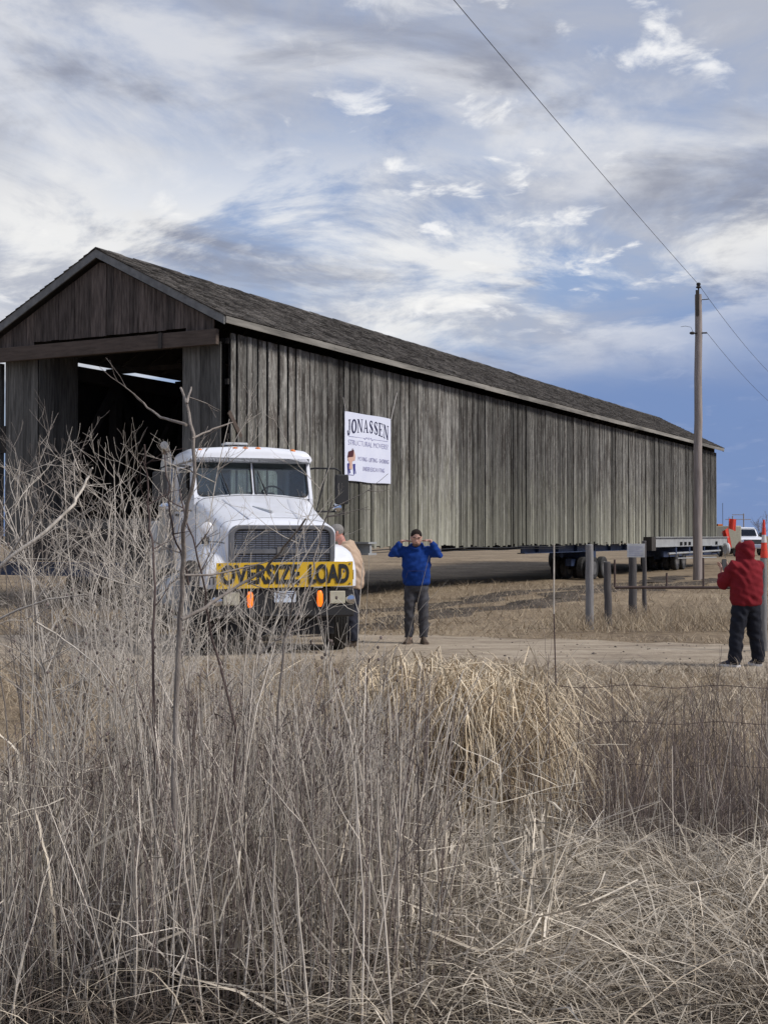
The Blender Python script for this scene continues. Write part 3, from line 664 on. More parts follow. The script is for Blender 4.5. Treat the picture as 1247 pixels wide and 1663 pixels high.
dolly(26.0, .75, 'dolly with dusty black tyres under the bridge behind the grey fence post')
dolly(38.5, .75, 'tyre dolly under the pale steel beam beside the utility pole', z=float(gh(*bl(38.5, .75))))
dolly(38.5, BW - .8, 'tyre dolly under the far rear corner of the bridge', z=float(gh(*bl(38.5, BW - .8))))
dolly(3.2, .9, 'tyre dolly under the bridge behind the white truck')
dolly(3.2, BW - .8, 'tyre dolly under the portal behind the bare bushes')
t = bthing('jeep_frame', 'navy and black steel jeep frame with pipes under the bridge tail', 'frame', 41.5, .4); mb = MB()
for yy in (-.4, .5): mb.box(-6, 4.6, yy - .07, yy + .07, .72, .98)
for xx in (-5, -2.5, .5, 3.5): mb.box(xx - .1, xx + .1, -.8, 1.2, .80, 1.16)
mb.build('chassis', 'navy', t); mb = MB(); mb.tube([(-6.2, -.75, .88), (4, -.78, .93)], .05, 8); mb.tube([(-5, -.85, .65), (3, -.8, .58)], .03, 8); mb.build('pipe', 'greysteel', t, smooth=40)
MB().lathe([(.02, -.1), (.30, -.09), (.34, 0), (.30, .09), (.02, .1)], (5.0, -.9, 1.02), (.6, -.8, 0), 20).build('fender_end', 'dirtywhite', t, smooth=40)

# ---------------------------------------------------------------- white truck (local: nose towards -y, y runs back, z up)
TX, TY, TA = -1.40, 17.9, R(19)
truck = empty('truck', (TX, TY, 0), TA, 'white conventional cab truck pulling the covered bridge', 'truck')
def sect(y, w, zb, zt, r, crown, n=6):
    P = [(-w, y, zb)]
    for i in range(n + 1): a = R(180 - 90 * i / n); P.append((-w + r + r * math.cos(a), y, zt - r * .75 + r * .75 * math.sin(a)))
    for f in (-.5, -.2, .2, .5): P.append((f * (w - r) * 1.6, y, zt + crown * (1 - (f * 1.6) ** 2)))
    for i in range(n + 1): a = R(90 - 90 * i / n); P.append((w - r + r * math.cos(a), y, zt - r * .75 + r * .75 * math.sin(a)))
    P.append((w, y, zb)); return P
mb = MB(); mb.loft([sect(.12, .765, 1.2, 1.80, .12, .02), sect(.17, .80, 1.2, 1.855, .15, .03), sect(.45, .815, 1.2, 1.915, .17, .05), sect(.95, .845, 1.2, 2.035, .19, .06), sect(1.45, .88, 1.2, 2.18, .20, .06), sect(1.74, .915, 1.2, 2.275, .20, .05), sect(1.86, .925, 1.2, 2.31, .2, .04)])
hood = mb.build('hood', 'white', truck, smooth=50)
mb = MB()
for s in (-1, 1): mb.tube([(s * .36, .42, 1.950), (s * .40, 1.0, 2.082), (s * .5, 1.6, 2.255)], [(.05, .012), (.06, .016), (.05, .01)], 10, side=(1, 0, 0))
mb.build('crease', 'white', hood, smooth=60)
MB().bar((-.18, 1.12, 2.13), (.02, .72, 2.05), .035, .035).build('hood_latch', 'dirtywhite', hood)
for yy, ww, zz, cr in ((1.74, .915, 2.275, .05), (.45, .815, 1.915, .05)):
    MB().tube([Vector(p) + Vector((0, 0, .001)) for p in sect(yy, ww + .001, 1.45, zz, .2 if yy > 1 else .17, cr)], .005 if yy > 1 else .003, 5).build('panel_gap', 'ink', hood)
for s in (-1, 1): MB().tube([(s * .803, .2, 1.60), (s * .822, .5, 1.615), (s * .85, 1.0, 1.62), (s * .885, 1.5, 1.60), (s * .917, 1.74, 1.55)], .006, 5).build('panel_gap', 'ink', hood)
# grille: rounded grey frame, slats, cross bar and blank emblem plate
mb = MB(); panel_hole(mb, (0, .06, 0), (1, 0, 0), (0, 0, 1), (0, 1, 0), (-.765, 1.24, .765, 1.855), (-.69, 1.27, .69, 1.79), .09, .08, .15)
gf = mb.build('grille_frame', 'grillegrey', truck, bevel=.012)
MB().box(-.71, .71, .128, .138, 1.25, 1.81).build('radiator', 'black', gf)
mb = MB()
for i in range(17): z = 1.285 + i * .0305; mb.box(-.70, .70, .100, .118, z, z + .014)
for i in range(15): xx = -.66 + i * .094; mb.box(xx - .003, xx + .003, .118, .124, 1.26, 1.80)
mb.build('grille_slats', 'grillemesh', gf)
MB().box(-.70, .70, .072, .098, 1.455, 1.515).build('grille_bar', 'grillegrey', gf)
MB().box(-.08, .08, .058, .0715, 1.43, 1.55).build('emblem_plate', 'rimm', gf)
# fenders: shells swept over each front wheel with a rolled outer edge
for s in (-1, 1):
    path = [(.06, .98), (.05, 1.12), (.07, 1.27), (.16, 1.42), (.32, 1.53), (.6, 1.585), (1.1, 1.59), (1.5, 1.55), (1.75, 1.42), (1.88, 1.2), (1.92, .98)]
    rings = []
    for i, (py, pz) in enumerate(path):
        a, b = path[max(i - 1, 0)], path[min(i + 1, len(path) - 1)]; dy, dz = b[0] - a[0], b[1] - a[1]; l = math.hypot(dy, dz); ny, nz_ = dz / l, -dy / l
        rings.append([(s * xx, py + ny * o, pz + nz_ * o) for xx, o in ((.70, 0), (.93, .0), (1.03, .025), (1.09, .075), (1.12, .14), (1.13, .24), (1.11, .24), (1.09, .15), (1.01, .06), (.70, .04))])
    fd = MB().loft(rings).build('fender', 'white', truck, smooth=50)
    MB().tube([(s * 1.03, .06, 1.08), (s * 1.03, .055, 1.22)], [(.028, .012)] * 2, 10).build('side_marker', 'chrome', fd)
    if s < 0:
        MB().lathe([(.02, 0), (.06, .004), (.088, .02), (.092, .05), (.05, .09)], (-.97, .55, 1.81), (0, 1, 0), 18).build('round_mirror', 'white', fd, smooth=40)
        MB().tube([(-.99, .62, 1.80), (-.99, .64, 1.60), (-.99, .64, 1.56)], .016, 8).build('mirror_stalk', 'black', fd)
        MB().box(-1.04, -.94, .60, .68, 1.585, 1.68).build('stalk_foot', 'black', fd)
mb = MB(); put_text(mb, 'ITHLI', (-1.05, .026, 1.03), (1, 0, 0), (0, 0, 1), .27, .11); mb.build('fender_lettering', 'ink', truck)
MB().box(-1.09, -.70, .032, .05, .97, 1.24).build('fender_plate', 'white', truck)
# bumper, lamps, plate
bumper = MB().box(-1.02, 1.02, -.06, .10, .56, .965).build('bumper', 'black', truck, bevel=.025)
for xx in (-.50, .50):
    lm = MB().tube([(xx, -.075, .71), (xx, -.085, .76), (xx, -.085, .88), (xx, -.075, .93)], [(.025, .012), (.043, .025), (.043, .025), (.025, .012)], 14, side=(1, 0, 0)).build('turn_signal', 'amber', truck, smooth=50)
    MB().box(xx - .075, xx + .075, -.068, -.06, .69, .95).build('lamp_base', 'black', lm)
for xx in (-.76, .76): MB().box(xx - .115, xx + .115, -.085, -.061, .745, .925).build('bumper_pad', 'beige', truck, bevel=.012)
for xx in (-.95, .955): MB().lathe([(.01, -.05), (.06, -.045), (.08, -.01), (.07, .03)], (xx, -.05, .80), (0, 1, 0), 16).build('fog_lamp', 'chrome', truck, smooth=40)
pl = MB().prism([(p[0], -.072, p[1]) for p in rrect(-.155, .775, .155, .935, .015, 3)], (0, .01, 0)).build('license_plate', 'plate', truck)
mb = MB(); put_text(mb, '42J4 XF', (-.135, -.075, .815), (1, 0, 0), (0, 0, 1), .27, .075); mb.build('plate_characters', 'navyink', pl)
mb = MB(); mb.box(-.13, -.06, -.075, -.074, .905, .912); mb.box(.02, .13, -.075, -.074, .905, .915); mb.build('plate_print', 'navyink', pl)
MB().tube([(-.35, -.08, .62), (-.3, -.13, .60), (.0, -.14, .59), (.3, -.13, .60), (.35, -.08, .62)], .018, 8).build('tow_bar', 'black', truck)
MB().box(-.22, .15, .2, .5, .34, .40).build('skid_plate', 'rimm', truck)
# cab
CW, C0, C1 = .93, 1.80, 3.55
u = Vector((1, 0, 0)); v = Vector((0, .22, .60)).normalized(); nw = Vector((0, -v.z, v.y)); org = Vector((0, C0 + .02, 2.28)); vh = .68
for s in (-1, 1):
    o0 = org + u * (-CW if s < 0 else 0)
    mb = MB(); H = panel_hole(mb, o0, u, v, -nw, (0, 0, CW, vh), (.07 if s < 0 else .025, .03, CW - (.025 if s < 0 else .07), .635), .07, .05)
    fr = mb.build('windshield_frame', 'white', truck, smooth=30)
    P = [o0 + u * a + v * b - nw * .02 for a, b in H]
    MB().prism(P, -nw * .006).build('windshield_pane', 'glass', fr)
    mb = MB(); Q_ = [o0 + u * a + v * b + nw * .004 for a, b in H]; mb.tube(Q_ + Q_[:2], .013, 6, cap=False); mb.build('gasket', 'ink', fr)
    w0 = o0 + u * (.20 if s > 0 else .55) + v * .03 + nw * .03; w1 = w0 + u * (-.12) + v * .38
    mb = MB(); mb.tube([w0 + nw * .01, (w0 + w1) / 2 + nw * .03], .010, 6); mb.tube([(w0 + w1) / 2 - v * .16 + u * .05, (w0 + w1) / 2 + nw * .01 + v * .0, w1 + v * .03], .008, 6); mb.build('wiper', 'ink', fr)
for s in (-1, 1):
    mb = MB(); panel_hole(mb, (s * CW, 0, 0), (0, 1, 0), (0, 0, 1), (-s, 0, 0), (C0 + .24, 1.15, C1, 2.92), (C0 + .34, 2.25, C1 - .32, 2.78), .08, .05)
    dr = mb.build('door', 'white', truck, smooth=30)
    MB().box(s * CW - s * .022 - .003, s * CW - s * .022 + .003, C0 + .33, C1 - .31, 2.24, 2.79).build('door_window', 'glass', dr)
    MB().box(min(s * CW, s * (CW + .03)), max(s * CW, s * (CW + .03)), C1 - .42, C1 - .24, 2.02, 2.06).build('handle', 'black', dr)
    mb = MB(); mb.prism([(s * CW, C0, 1.2), (s * CW, C0, 2.28), (s * CW, C0 + .24, 2.92), (s * CW, C0 + .24, 1.2)], (-s * .05, 0, 0)); mb.build('a_pillar', 'white', truck)
mb = MB(); panel_hole(mb, (0, C1, 0), u, (0, 0, 1), (0, -1, 0), (-CW, 1.15, CW, 2.95), (-.80, 2.26, .80, 2.80), .08, .05); bw = mb.build('back_panel', 'white', truck)
MB().box(-.81, .81, C1 - .03, C1 - .024, 2.25, 2.81).build('rear_window', 'glass', bw)
mb = MB(); rf = [sect(y, w, z0, z1, .16, .05) for y, w, z0, z1 in ((C0 + .12, .90, 2.905, 2.945), (C0 + .15, .955, 2.895, 3.0), (C0 + .30, .965, 2.855, 3.045), (C0 + .8, .965, 2.86, 3.075), (C1 - .2, .965, 2.86, 3.06), (C1 + .03, .95, 2.86, 3.0))]
roof = mb.loft(rf).build('roof', 'white', truck, smooth=50)
MB().box(-.93, .93, C0 + .12, C1 - .02, 2.835, 2.853).build('headliner', 'cabin', truck)
for xx, yy, zz in ((-.80, .20, 3.00), (-.26, .16, 3.035), (-.1, .16, 3.04), (.10, .16, 3.04), (.66, .18, 3.02)):
    MB().ball((xx, C0 + yy + .04, zz + .01), .05, .05, .032, 10, 5).build('clearance_light', 'amberoff', roof, smooth=60)
MB().box(-.36, .0, C0 + .45, C0 + .75, 3.125, 3.165).build('roof_beacon', 'dirtywhite', roof, bevel=.015)
MB().box(-.34, -.02, C0 + .47, C0 + .73, 3.09, 3.124).build('beacon_foot', 'black', roof)
MB().box(-.90, .90, C0 + .02, C0 + .42, 2.12, 2.24).build('dashboard', 'dash', truck, bevel=.04)
MB().box(-.92, .92, C0, C1 - .06, 1.10, 1.18).build('cab_floor', 'dash', truck)
mb = MB(); st = [(.42 + .2 * math.cos(a), C0 + .52 + .06 * math.sin(a), 2.30 + .19 * math.sin(a)) for a in np.linspace(0, 2 * math.pi, 21)]; mb.tube(st, .015, 6, cap=False); mb.tube([(.42, C0 + .52, 2.30), (.42, C0 + .3, 2.15)], .02, 6); mb.build('steering_wheel', 'ink', truck)
for xx in (-.45, .45):
    mb = MB(); mb.box(xx - .26, xx + .26, C0 + .85, C0 + 1.35, 1.55, 1.75); mb.bar((xx, C0 + 1.35, 1.7), (xx, C0 + 1.5, 2.42), .5, .14, (0, 1, 0)); mb.build('seat', 'seat', truck, bevel=.05)
# mirrors on tube arms
for s in (-1, 1):
    arm = MB().tube([(s * .93, C0 + .28, 2.755), (s * 1.0, C0 + .16, 2.765), (s * 1.33, C0 + .12, 2.765), (s * 1.42, C0 + .12, 2.72), (s * 1.43, C0 + .12, 2.55), (s * 1.43, C0 + .12, 2.2), (s * 1.40, C0 + .12, 2.10), (s * 1.3, C0 + .12, 2.085), (s * .95, C0 + .1, 2.085)], .014, 8).tube([(s * 1.2, C0 + .12, 2.765), (s * 1.02, C0 + .12, 2.09)], .011, 6).build('mirror_arm', 'ink', truck, smooth=50)
    mr = MB().loft([[(s * 1.43 + a * .105, C0 + .06 + yy, 2.435 + b * .235) for a, b in rrect(-1, -1, 1, 1, .18, 4)] for yy in (0, .09)]).build('mirror', 'black', truck, bevel=.012)
    MB().box(s * 1.43 - .09, s * 1.43 + .09, C0 + .152, C0 + .157, 2.22, 2.65).build('mirror_glass', 'chrome', mr)
    MB().lathe([(.01, -.03), (.06, -.02), (.075, .02)], (s * 1.36, C0 + .10, 2.15), (0, 1, 0), 14).build('convex_mirror', 'chrome', truck, smooth=40)
# exhaust, tanks, chassis, wheels
MB().tube([(-1.02, C1 + .22, 1.2), (-1.02, C1 + .22, 2.9), (-1.02, C1 + .20, 3.06), (-1.06, C1 + .12, 3.16), (-1.10, C1 + .0, 3.19)], [.10, .10, .065, .065, .065], 14).build('exhaust_stack', 'stack', truck, smooth=40)
mb = MB(); mb.tube([(-1.02, C1 + .22, 1.5), (-1.02, C1 + .22, 2.5)], .125, 14); mb.build('heat_shield', 'stack', truck, smooth=40)
for s in (-1, 1):
    tk = MB().tube([(s * .95, 2.1, .78), (s * .95, 3.6, .78)], .29, 18).build('fuel_tank', 'dirtywhite', truck, smooth=40)
    for yy in (2.4, 3.3): MB().lathe([(.293, -.03), (.30, -.03), (.30, .03), (.293, .03)], (s * .95, yy, .78), (0, 1, 0), 18).build('tank_strap', 'black', tk)
    mb = MB(); mb.box(s * 1.0 - .12, s * 1.0 + .12, 2.1, 2.7, 1.08, 1.11); mb.box(s * 1.0 - .10, s * 1.0 + .10, 2.15, 2.65, .42, .45); mb.build('step', 'dirtywhite', truck)
    MB().box(s * .42 - .05, s * .42 + .05, .1, 8.2, .72, .98).build('frame_rail', 'black', truck)
    MB().box(s * 1.03 - .22, s * 1.03 + .22, 3.68, 3.70, .35, 1.0).build('mudflap', 'rubber', truck)
MB().box(-1.16, -.72, C1 + .4, C1 + 1.1, 1.15, 1.95).build('tool_box', 'dirtywhite', truck, bevel=.02)
MB().box(-1.1, 1.1, 5.2, 7.9, 1.05, 1.18).build('deck_plate', 'black', truck)
MB().box(-.5, .5, .25, 1.7, .62, 1.18).build('engine_block', 'black', truck)
MB().box(-.80, .80, .22, .26, .30, .60).build('splash_guard', 'black', truck)
MB().box(-.72, .72, 1.5, 1.56, .22, .75).build('cross_member', 'black', truck)
MB().box(-.75, .75, 3.7, 3.76, .25, .9).build('rear_splash_guard', 'black', truck)
for s in (-1, 1): MB().tube([(s * .5, .25, .62), (s * .5, .86, .44), (s * .5, 1.5, .62)], [(.05, .04)] * 3, 8, side=(1, 0, 0)).build('leaf_spring', 'black', truck)
for s in (-1, 1):
    w_ = tyre(truck, (s * 1.0, .86, .53), .53, .30, (1, 0, 0)); w_.rotation_euler = (0, 0, R(-9))
    for yy in (5.6, 6.95):
        for xx in (.78, 1.10): tyre(truck, (s * xx, yy, .53), .53, .27, (1, 0, 0))
mb = MB()
for yy in (.86, 5.6, 6.95): mb.tube([(-.9, yy, .53), (.9, yy, .53)], .09, 8)
mb.build('axle', 'black', truck)
def tl(x, y, z): return Vector((TX + x * math.cos(TA) - y * math.sin(TA), TY + x * math.sin(TA) + y * math.cos(TA), z))
# oversize sign on the nose
p0 = tl(.0, -.10, 1.0)
sgn = empty('oversize_load_sign', p0, TA, 'yellow OVERSIZE LOAD sign with black letters on the truck nose', 'sign')
mb = MB(); SW2 = .975
mb.loft([[(a, -.012 + .006 * math.sin(a * 3), -.015 + .0 + .012 * a), (a, .012, -.015 + .012 * a), (a, .012, .335 + .006 * a), (a, -.012 + .004 * math.sin(a * 4 + 1), .335 + .006 * a)] for a in np.linspace(-SW2, SW2, 12)])
mb.build('panel', 'yellow', sgn)
mb = MB(); put_text(mb, 'OVERSIZE', (-.92, -.022, .028), (1, 0, .006), (0, 0, 1), 1.12, .275, off=.038); put_text(mb, 'LOAD', (.33, -.022, .032), (1, 0, .006), (0, 0, 1), .59, .275, off=.038)
mb.build('lettering', 'ink', sgn)
mb = MB()
for xx in (-.93, .93):
    for z in (.03, .31): mb.lathe([(.012, -.026), (.012, -.012)], (xx, 0, z), (0, 1, 0), 8)
mb.build('grommet', 'rimm', sgn)

# ---------------------------------------------------------------- people
def remesh(mb, name, m, parent, vox=.014, it=3, fold=0.):
    o = mb.build(name, m, parent); md = o.modifiers.new('r', 'REMESH'); md.mode = 'VOXEL'; md.voxel_size = vox
    sm = o.modifiers.new('s', 'SMOOTH'); sm.factor = .5; sm.iterations = it
    dg = bpy.context.evaluated_depsgraph_get(); me = bpy.data.meshes.new_from_object(o.evaluated_get(dg)); old = o.data; o.modifiers.clear(); o.data = me
    if fold:
        n = len(me.vertices); co = np.zeros(n * 3); me.vertices.foreach_get('co', co); co = co.reshape(-1, 3); nr = np.zeros(n * 3); me.vertices.foreach_get('normal', nr); nr = nr.reshape(-1, 3)
        x, y, z = co.T; f = np.sin(34 * z + 7 * np.sin(9 * x + 2) + 5 * y) * np.sin(13 * x + 9 * y + 6 * z + 1) + .6 * np.sin(61 * z - 30 * x + 17 * y) * np.sin(11 * z + 4)
        co += nr * (fold * f)[:, None]; me.vertices.foreach_set('co', co.ravel()); me.update()
    bpy.data.meshes.remove(old); me.shade_smooth(); return o
def hand(mb, w, d, palm_n, s, curl=.5, k=1.0):
    """w wrist, d pointing to the fingers, palm_n palm normal, s = +1/-1 thumb side"""
    w, d, n = Vector(w), Vector(d).normalized(), Vector(palm_n); n = (n - d * n.dot(d)).normalized(); a = d.cross(n) * s
    mb.tube([w - d * .03, w + d * .03 * k, w + d * .09 * k], [(.026, .020), (.040 * k, .017), (.040 * k, .014)], 10, side=a)
    for i, (off, L) in enumerate(((.030, .072), (.010, .080), (-.010, .075), (-.030, .058))):
        b = w + d * .088 * k + a * off * k; L *= k; p1 = b + d * L * .45 + n * L * .15 * curl; p2 = p1 + (d * (1 - .6 * curl) + n * curl).normalized() * L * .33; p3 = p2 + (d * (1 - curl) + n * curl * 1.3).normalized() * L * .28
        mb.tube([b - d * .012, p1, p2, p3], [.0095, .009, .0085, .0065], 7)
    b = w + d * .025 * k + a * .032 * k; mb.tube([b - a * .01, b + (a * .8 + d * .7 + n * .3) * .035 * k, b + (a * .8 + d * 1.6 + n * .5) * .04 * k], [.013, .011, .008], 7)
def head(mb, c, hr, yaw, tilt, ears=True):
    """c = base of skull (neck top), hr = head height; returns the placing function; local face towards -y"""
    Mx = Matrix.Translation(Vector(c)) @ Matrix.Rotation(yaw, 4, 'Z') @ Matrix.Rotation(tilt, 4, 'X')
    T = lambda x, y, z: Mx @ Vector((x * hr, y * hr, z * hr))
    rows = [(-.02, .16, .18, -.14), (.06, .24, .26, -.11), (.18, .285, .345, -.06), (.34, .315, .40, -.02), (.5, .335, .43, .01), (.66, .335, .44, .02), (.80, .30, .40, .03), (.91, .21, .29, .03), (.98, .09, .12, .03)]
    mb.loft([[T(rx * math.cos(2 * math.pi * j / 16), yo + ry * math.sin(2 * math.pi * j / 16), z) for j in range(16)] for z, rx, ry, yo in rows])
    mb.loft([[T(-.03, -.40, .53), T(.03, -.40, .53), T(.03, -.36, .55), T(-.03, -.36, .55)], [T(-.07, -.51, .33), T(.07, -.51, .33), T(.07, -.34, .33), T(-.07, -.34, .33)], [T(-.05, -.40, .29), T(.05, -.40, .29), T(.05, -.34, .29), T(-.05, -.34, .29)]])
    mb.tube([T(-.14, -.385, .225), T(0, -.42, .23), T(.14, -.385, .225)], [.018 * hr * 2, .022 * hr * 2, .018 * hr * 2], 6)
    mb.tube([T(-.22, -.37, .575), T(0, -.425, .585), T(.22, -.37, .575)], .035 * hr, 6)
    if ears:
        for s in (-1, 1): mb.tube([T(s * .33, .04, .36), T(s * .37, .06, .48), T(s * .35, .08, .60)], [(.03 * hr, .06 * hr), (.04 * hr, .09 * hr), (.03 * hr, .06 * hr)], 8, side=(1, 0, 0))
    return T
def face_bits(parent, T, hr, hairm, beard):
    mb = MB()
    for s in (-1, 1): mb.ball(T(s * .145, -.385, .505), .035 * hr, .025 * hr, .022 * hr, 8, 5)
    mb.build('eyes', 'ink', parent, smooth=60)
    mb = MB()
    for s in (-1, 1): mb.tube([T(s * .06, -.44, .60), T(s * .16, -.42, .625), T(s * .25, -.36, .60)], .022 * hr, 6)
    mb.build('eyebrows', hairm, parent)
    if beard:
        mb = MB()
        mb.loft([[T(rx * math.cos(R(195 + 150 * j / 12)), yo + ry * math.sin(R(195 + 150 * j / 12)) + e, z) for j in range(13) for e in (0,)] for z, rx, ry, yo, e in ((-.03, .15, .175, -.145, 0), (.05, .238, .258, -.11, 0), (.12, .268, .315, -.085, 0), (.17, .287, .345, -.065, 0))], cap=False, closed=False)
        o = mb.build('beard', 'stubble', parent, smooth=60); so = o.modifiers.new('t', 'SOLIDIFY'); so.thickness = .005
def hair_cap(parent, T, hr, m, low=.44):
    prof = [(.18, .285, .345, -.06), (.34, .315, .40, -.02), (.5, .335, .43, .01), (.66, .335, .44, .02), (.80, .30, .40, .03), (.91, .21, .29, .03), (.98, .09, .12, .03), (1.0, .02, .03, .03)]
    zs_ = [p[0] for p in prof]; rnd = random.Random(5); mb = MB(); rings = []; angs = np.linspace(0, 2 * math.pi, 40, endpoint=False)
    hl = [low + .40 * max(0., -math.sin(a)) ** 1.3 + .10 * max(0., abs(math.cos(a)) - .8) * 5 * (math.sin(a) < .3) + rnd.gauss(0, .012) for a in angs]
    for k, z in enumerate((low, .55, .66, .76, .84, .91, .96, .99)):
        ring = []
        for a, h_ in zip(angs, hl):
            zz = max(z, h_ + .012 * k); zz = min(zz, 1.0); rx = np.interp(zz, zs_, [p[1] for p in prof]); ry = np.interp(zz, zs_, [p[2] for p in prof]); yo = np.interp(zz, zs_, [p[3] for p in prof])
            g = .012 + .035 * min(1, max(0, (zz - h_) / .15)) + rnd.gauss(0, .006); ring.append(T((rx + g) * math.cos(a), yo + (ry + g) * math.sin(a), zz + .05 * max(0, zz - .75) / .25))
        rings.append(ring)
    return mb.loft(rings).build('hair', m, parent, smooth=70)
def shoe(parent, x, y, yaw, m, solem, L=.29):
    c, s = math.cos(yaw), math.sin(yaw); T = lambda a, b, z: (x + a * c - b * s, y + a * s + b * c, z)
    pr = [(.09, .036, .085), (.05, .042, .12), (-.02, .044, .115), (-.09, .05, .075), (-.15, .047, .055), (-.19, .028, .04)]
    mb = MB(); mb.loft([[T(w * math.cos(t), b, .02 + max(0, math.sin(t)) * (h - .02) + min(0, math.sin(t)) * .002) for t in np.linspace(0, 2 * math.pi, 12, endpoint=False)] for b, w, h in pr]); o = mb.build('shoe', m, parent, smooth=50)
    mb = MB(); mb.loft([[T(w * 1.1 * math.cos(t), b * 1.03, z) for t in (0, math.pi)] + [T(w * 1.1 * math.cos(t), b * 1.03, z + .028) for t in (math.pi, 0)] for b, w, h, z in [(q[0], q[1], q[2], .0) for q in pr]]); mb.build('sole', solem, o)

def blue_person():
    p0 = at(676, 1048, 19.9); z0 = float(gh(p0.x, p0.y)) + .03
    t = empty('person', (p0.x, p0.y, z0), R(-4), 'person in blue hoodie and grey trousers raising both hands to the face', 'person')
    sh = [(-.19, .02, 1.44), (.19, .02, 1.44)]; el = [(-.375, -.06, 1.385), (.36, -.05, 1.37)]; wr = [(-.215, -.10, 1.595), (.215, -.09, 1.60)]
    b = MB(); T = head(b, (0, -.05, 1.535), .235, R(6), R(16)); b.tube([(0, .0, 1.3), (0, .0, 1.45), (0, -.03, 1.60)], [.07, .06, .058], 10)
    b.tube([(0, 0, .9), (0, 0, 1.2), (0, 0, 1.42)], [(.12, .08), (.13, .08), (.13, .07)], 10, side=(1, 0, 0))
    for i, s in enumerate((-1, 1)):
        b.tube([(s * .1, .0, 1.42), sh[i], el[i], wr[i]], [.05, .04, .033, .026], 8)
        hd = Vector((-s * .085, .045, .005)); hand(b, wr[i], hd, (-s * .4, .2, -.8), s, .35, .92)
        b.tube([(s * .08, 0, .95), (s * .105, -.01, .5), (s * .105, .02, .1), (s * .105, -.05, .05)], [.07, .05, .035, .03], 8)
    body = remesh(b, 'body', 'skin', t, .008, 2)
    face_bits(body, T, .235, 'hair', True); hair_cap(body, T, .235, 'hair')
    b = MB(); b.tube([(0, .0, .90), (0, .0, .94), (0, .0, 1.05), (0, .0, 1.2), (0, .01, 1.36), (0, .01, 1.45), (0, .0, 1.52)], [(.195, .135), (.215, .15), (.22, .155), (.225, .155), (.225, .14), (.19, .11), (.09, .085)], 20, side=(1, 0, 0))
    for i, s in enumerate((-1, 1)):
        b.tube([(s * .11, .01, 1.41), sh[i], tuple((np.array(sh[i]) + np.array(el[i])) / 2), el[i], tuple(np.array(el[i]) * .55 + np.array(wr[i]) * .45), tuple(np.array(el[i]) * .12 + np.array(wr[i]) * .88)], [.085, .088, .082, .072, .062, .045], 12)
    b.tube([(-.09, -.02, 1.50), (-.08, .08, 1.53), (0, .11, 1.55), (.08, .08, 1.54), (.09, -.02, 1.505), (.03, -.10, 1.46), (-.03, -.10, 1.46), (-.09, -.02, 1.505)], .035, 8)
    hd = remesh(b, 'hoodie', 'blue', t, .014, 3, .0075)
    b = MB(); b.tube([(-.16, -.150, 1.02), (-.12, -.160, 1.13), (.12, -.160, 1.13), (.16, -.150, 1.02)], [(.005, .005)] * 4, 5); b.build('pocket_seam', 'navyink', hd)
    b = MB(); b.tube([(0, 0, .96), (0, 0, .88), (0, 0, .80)], [(.18, .12), (.19, .125), (.17, .11)], 16, side=(1, 0, 0))
    for s in (-1, 1): b.tube([(s * .085, 0, .86), (s * .10, -.005, .66), (s * .108, -.015, .48), (s * .112, .01, .28), (s * .115, .01, .09)], [.105, .098, .078, .080, .068], 12)
    remesh(b, 'trousers', 'greypant', t, .014, 3, .0075)
    for s in (-1, 1): shoe(t, s * .115, -.03, R(s * 14), 'boot', 'boot')
blue_person()

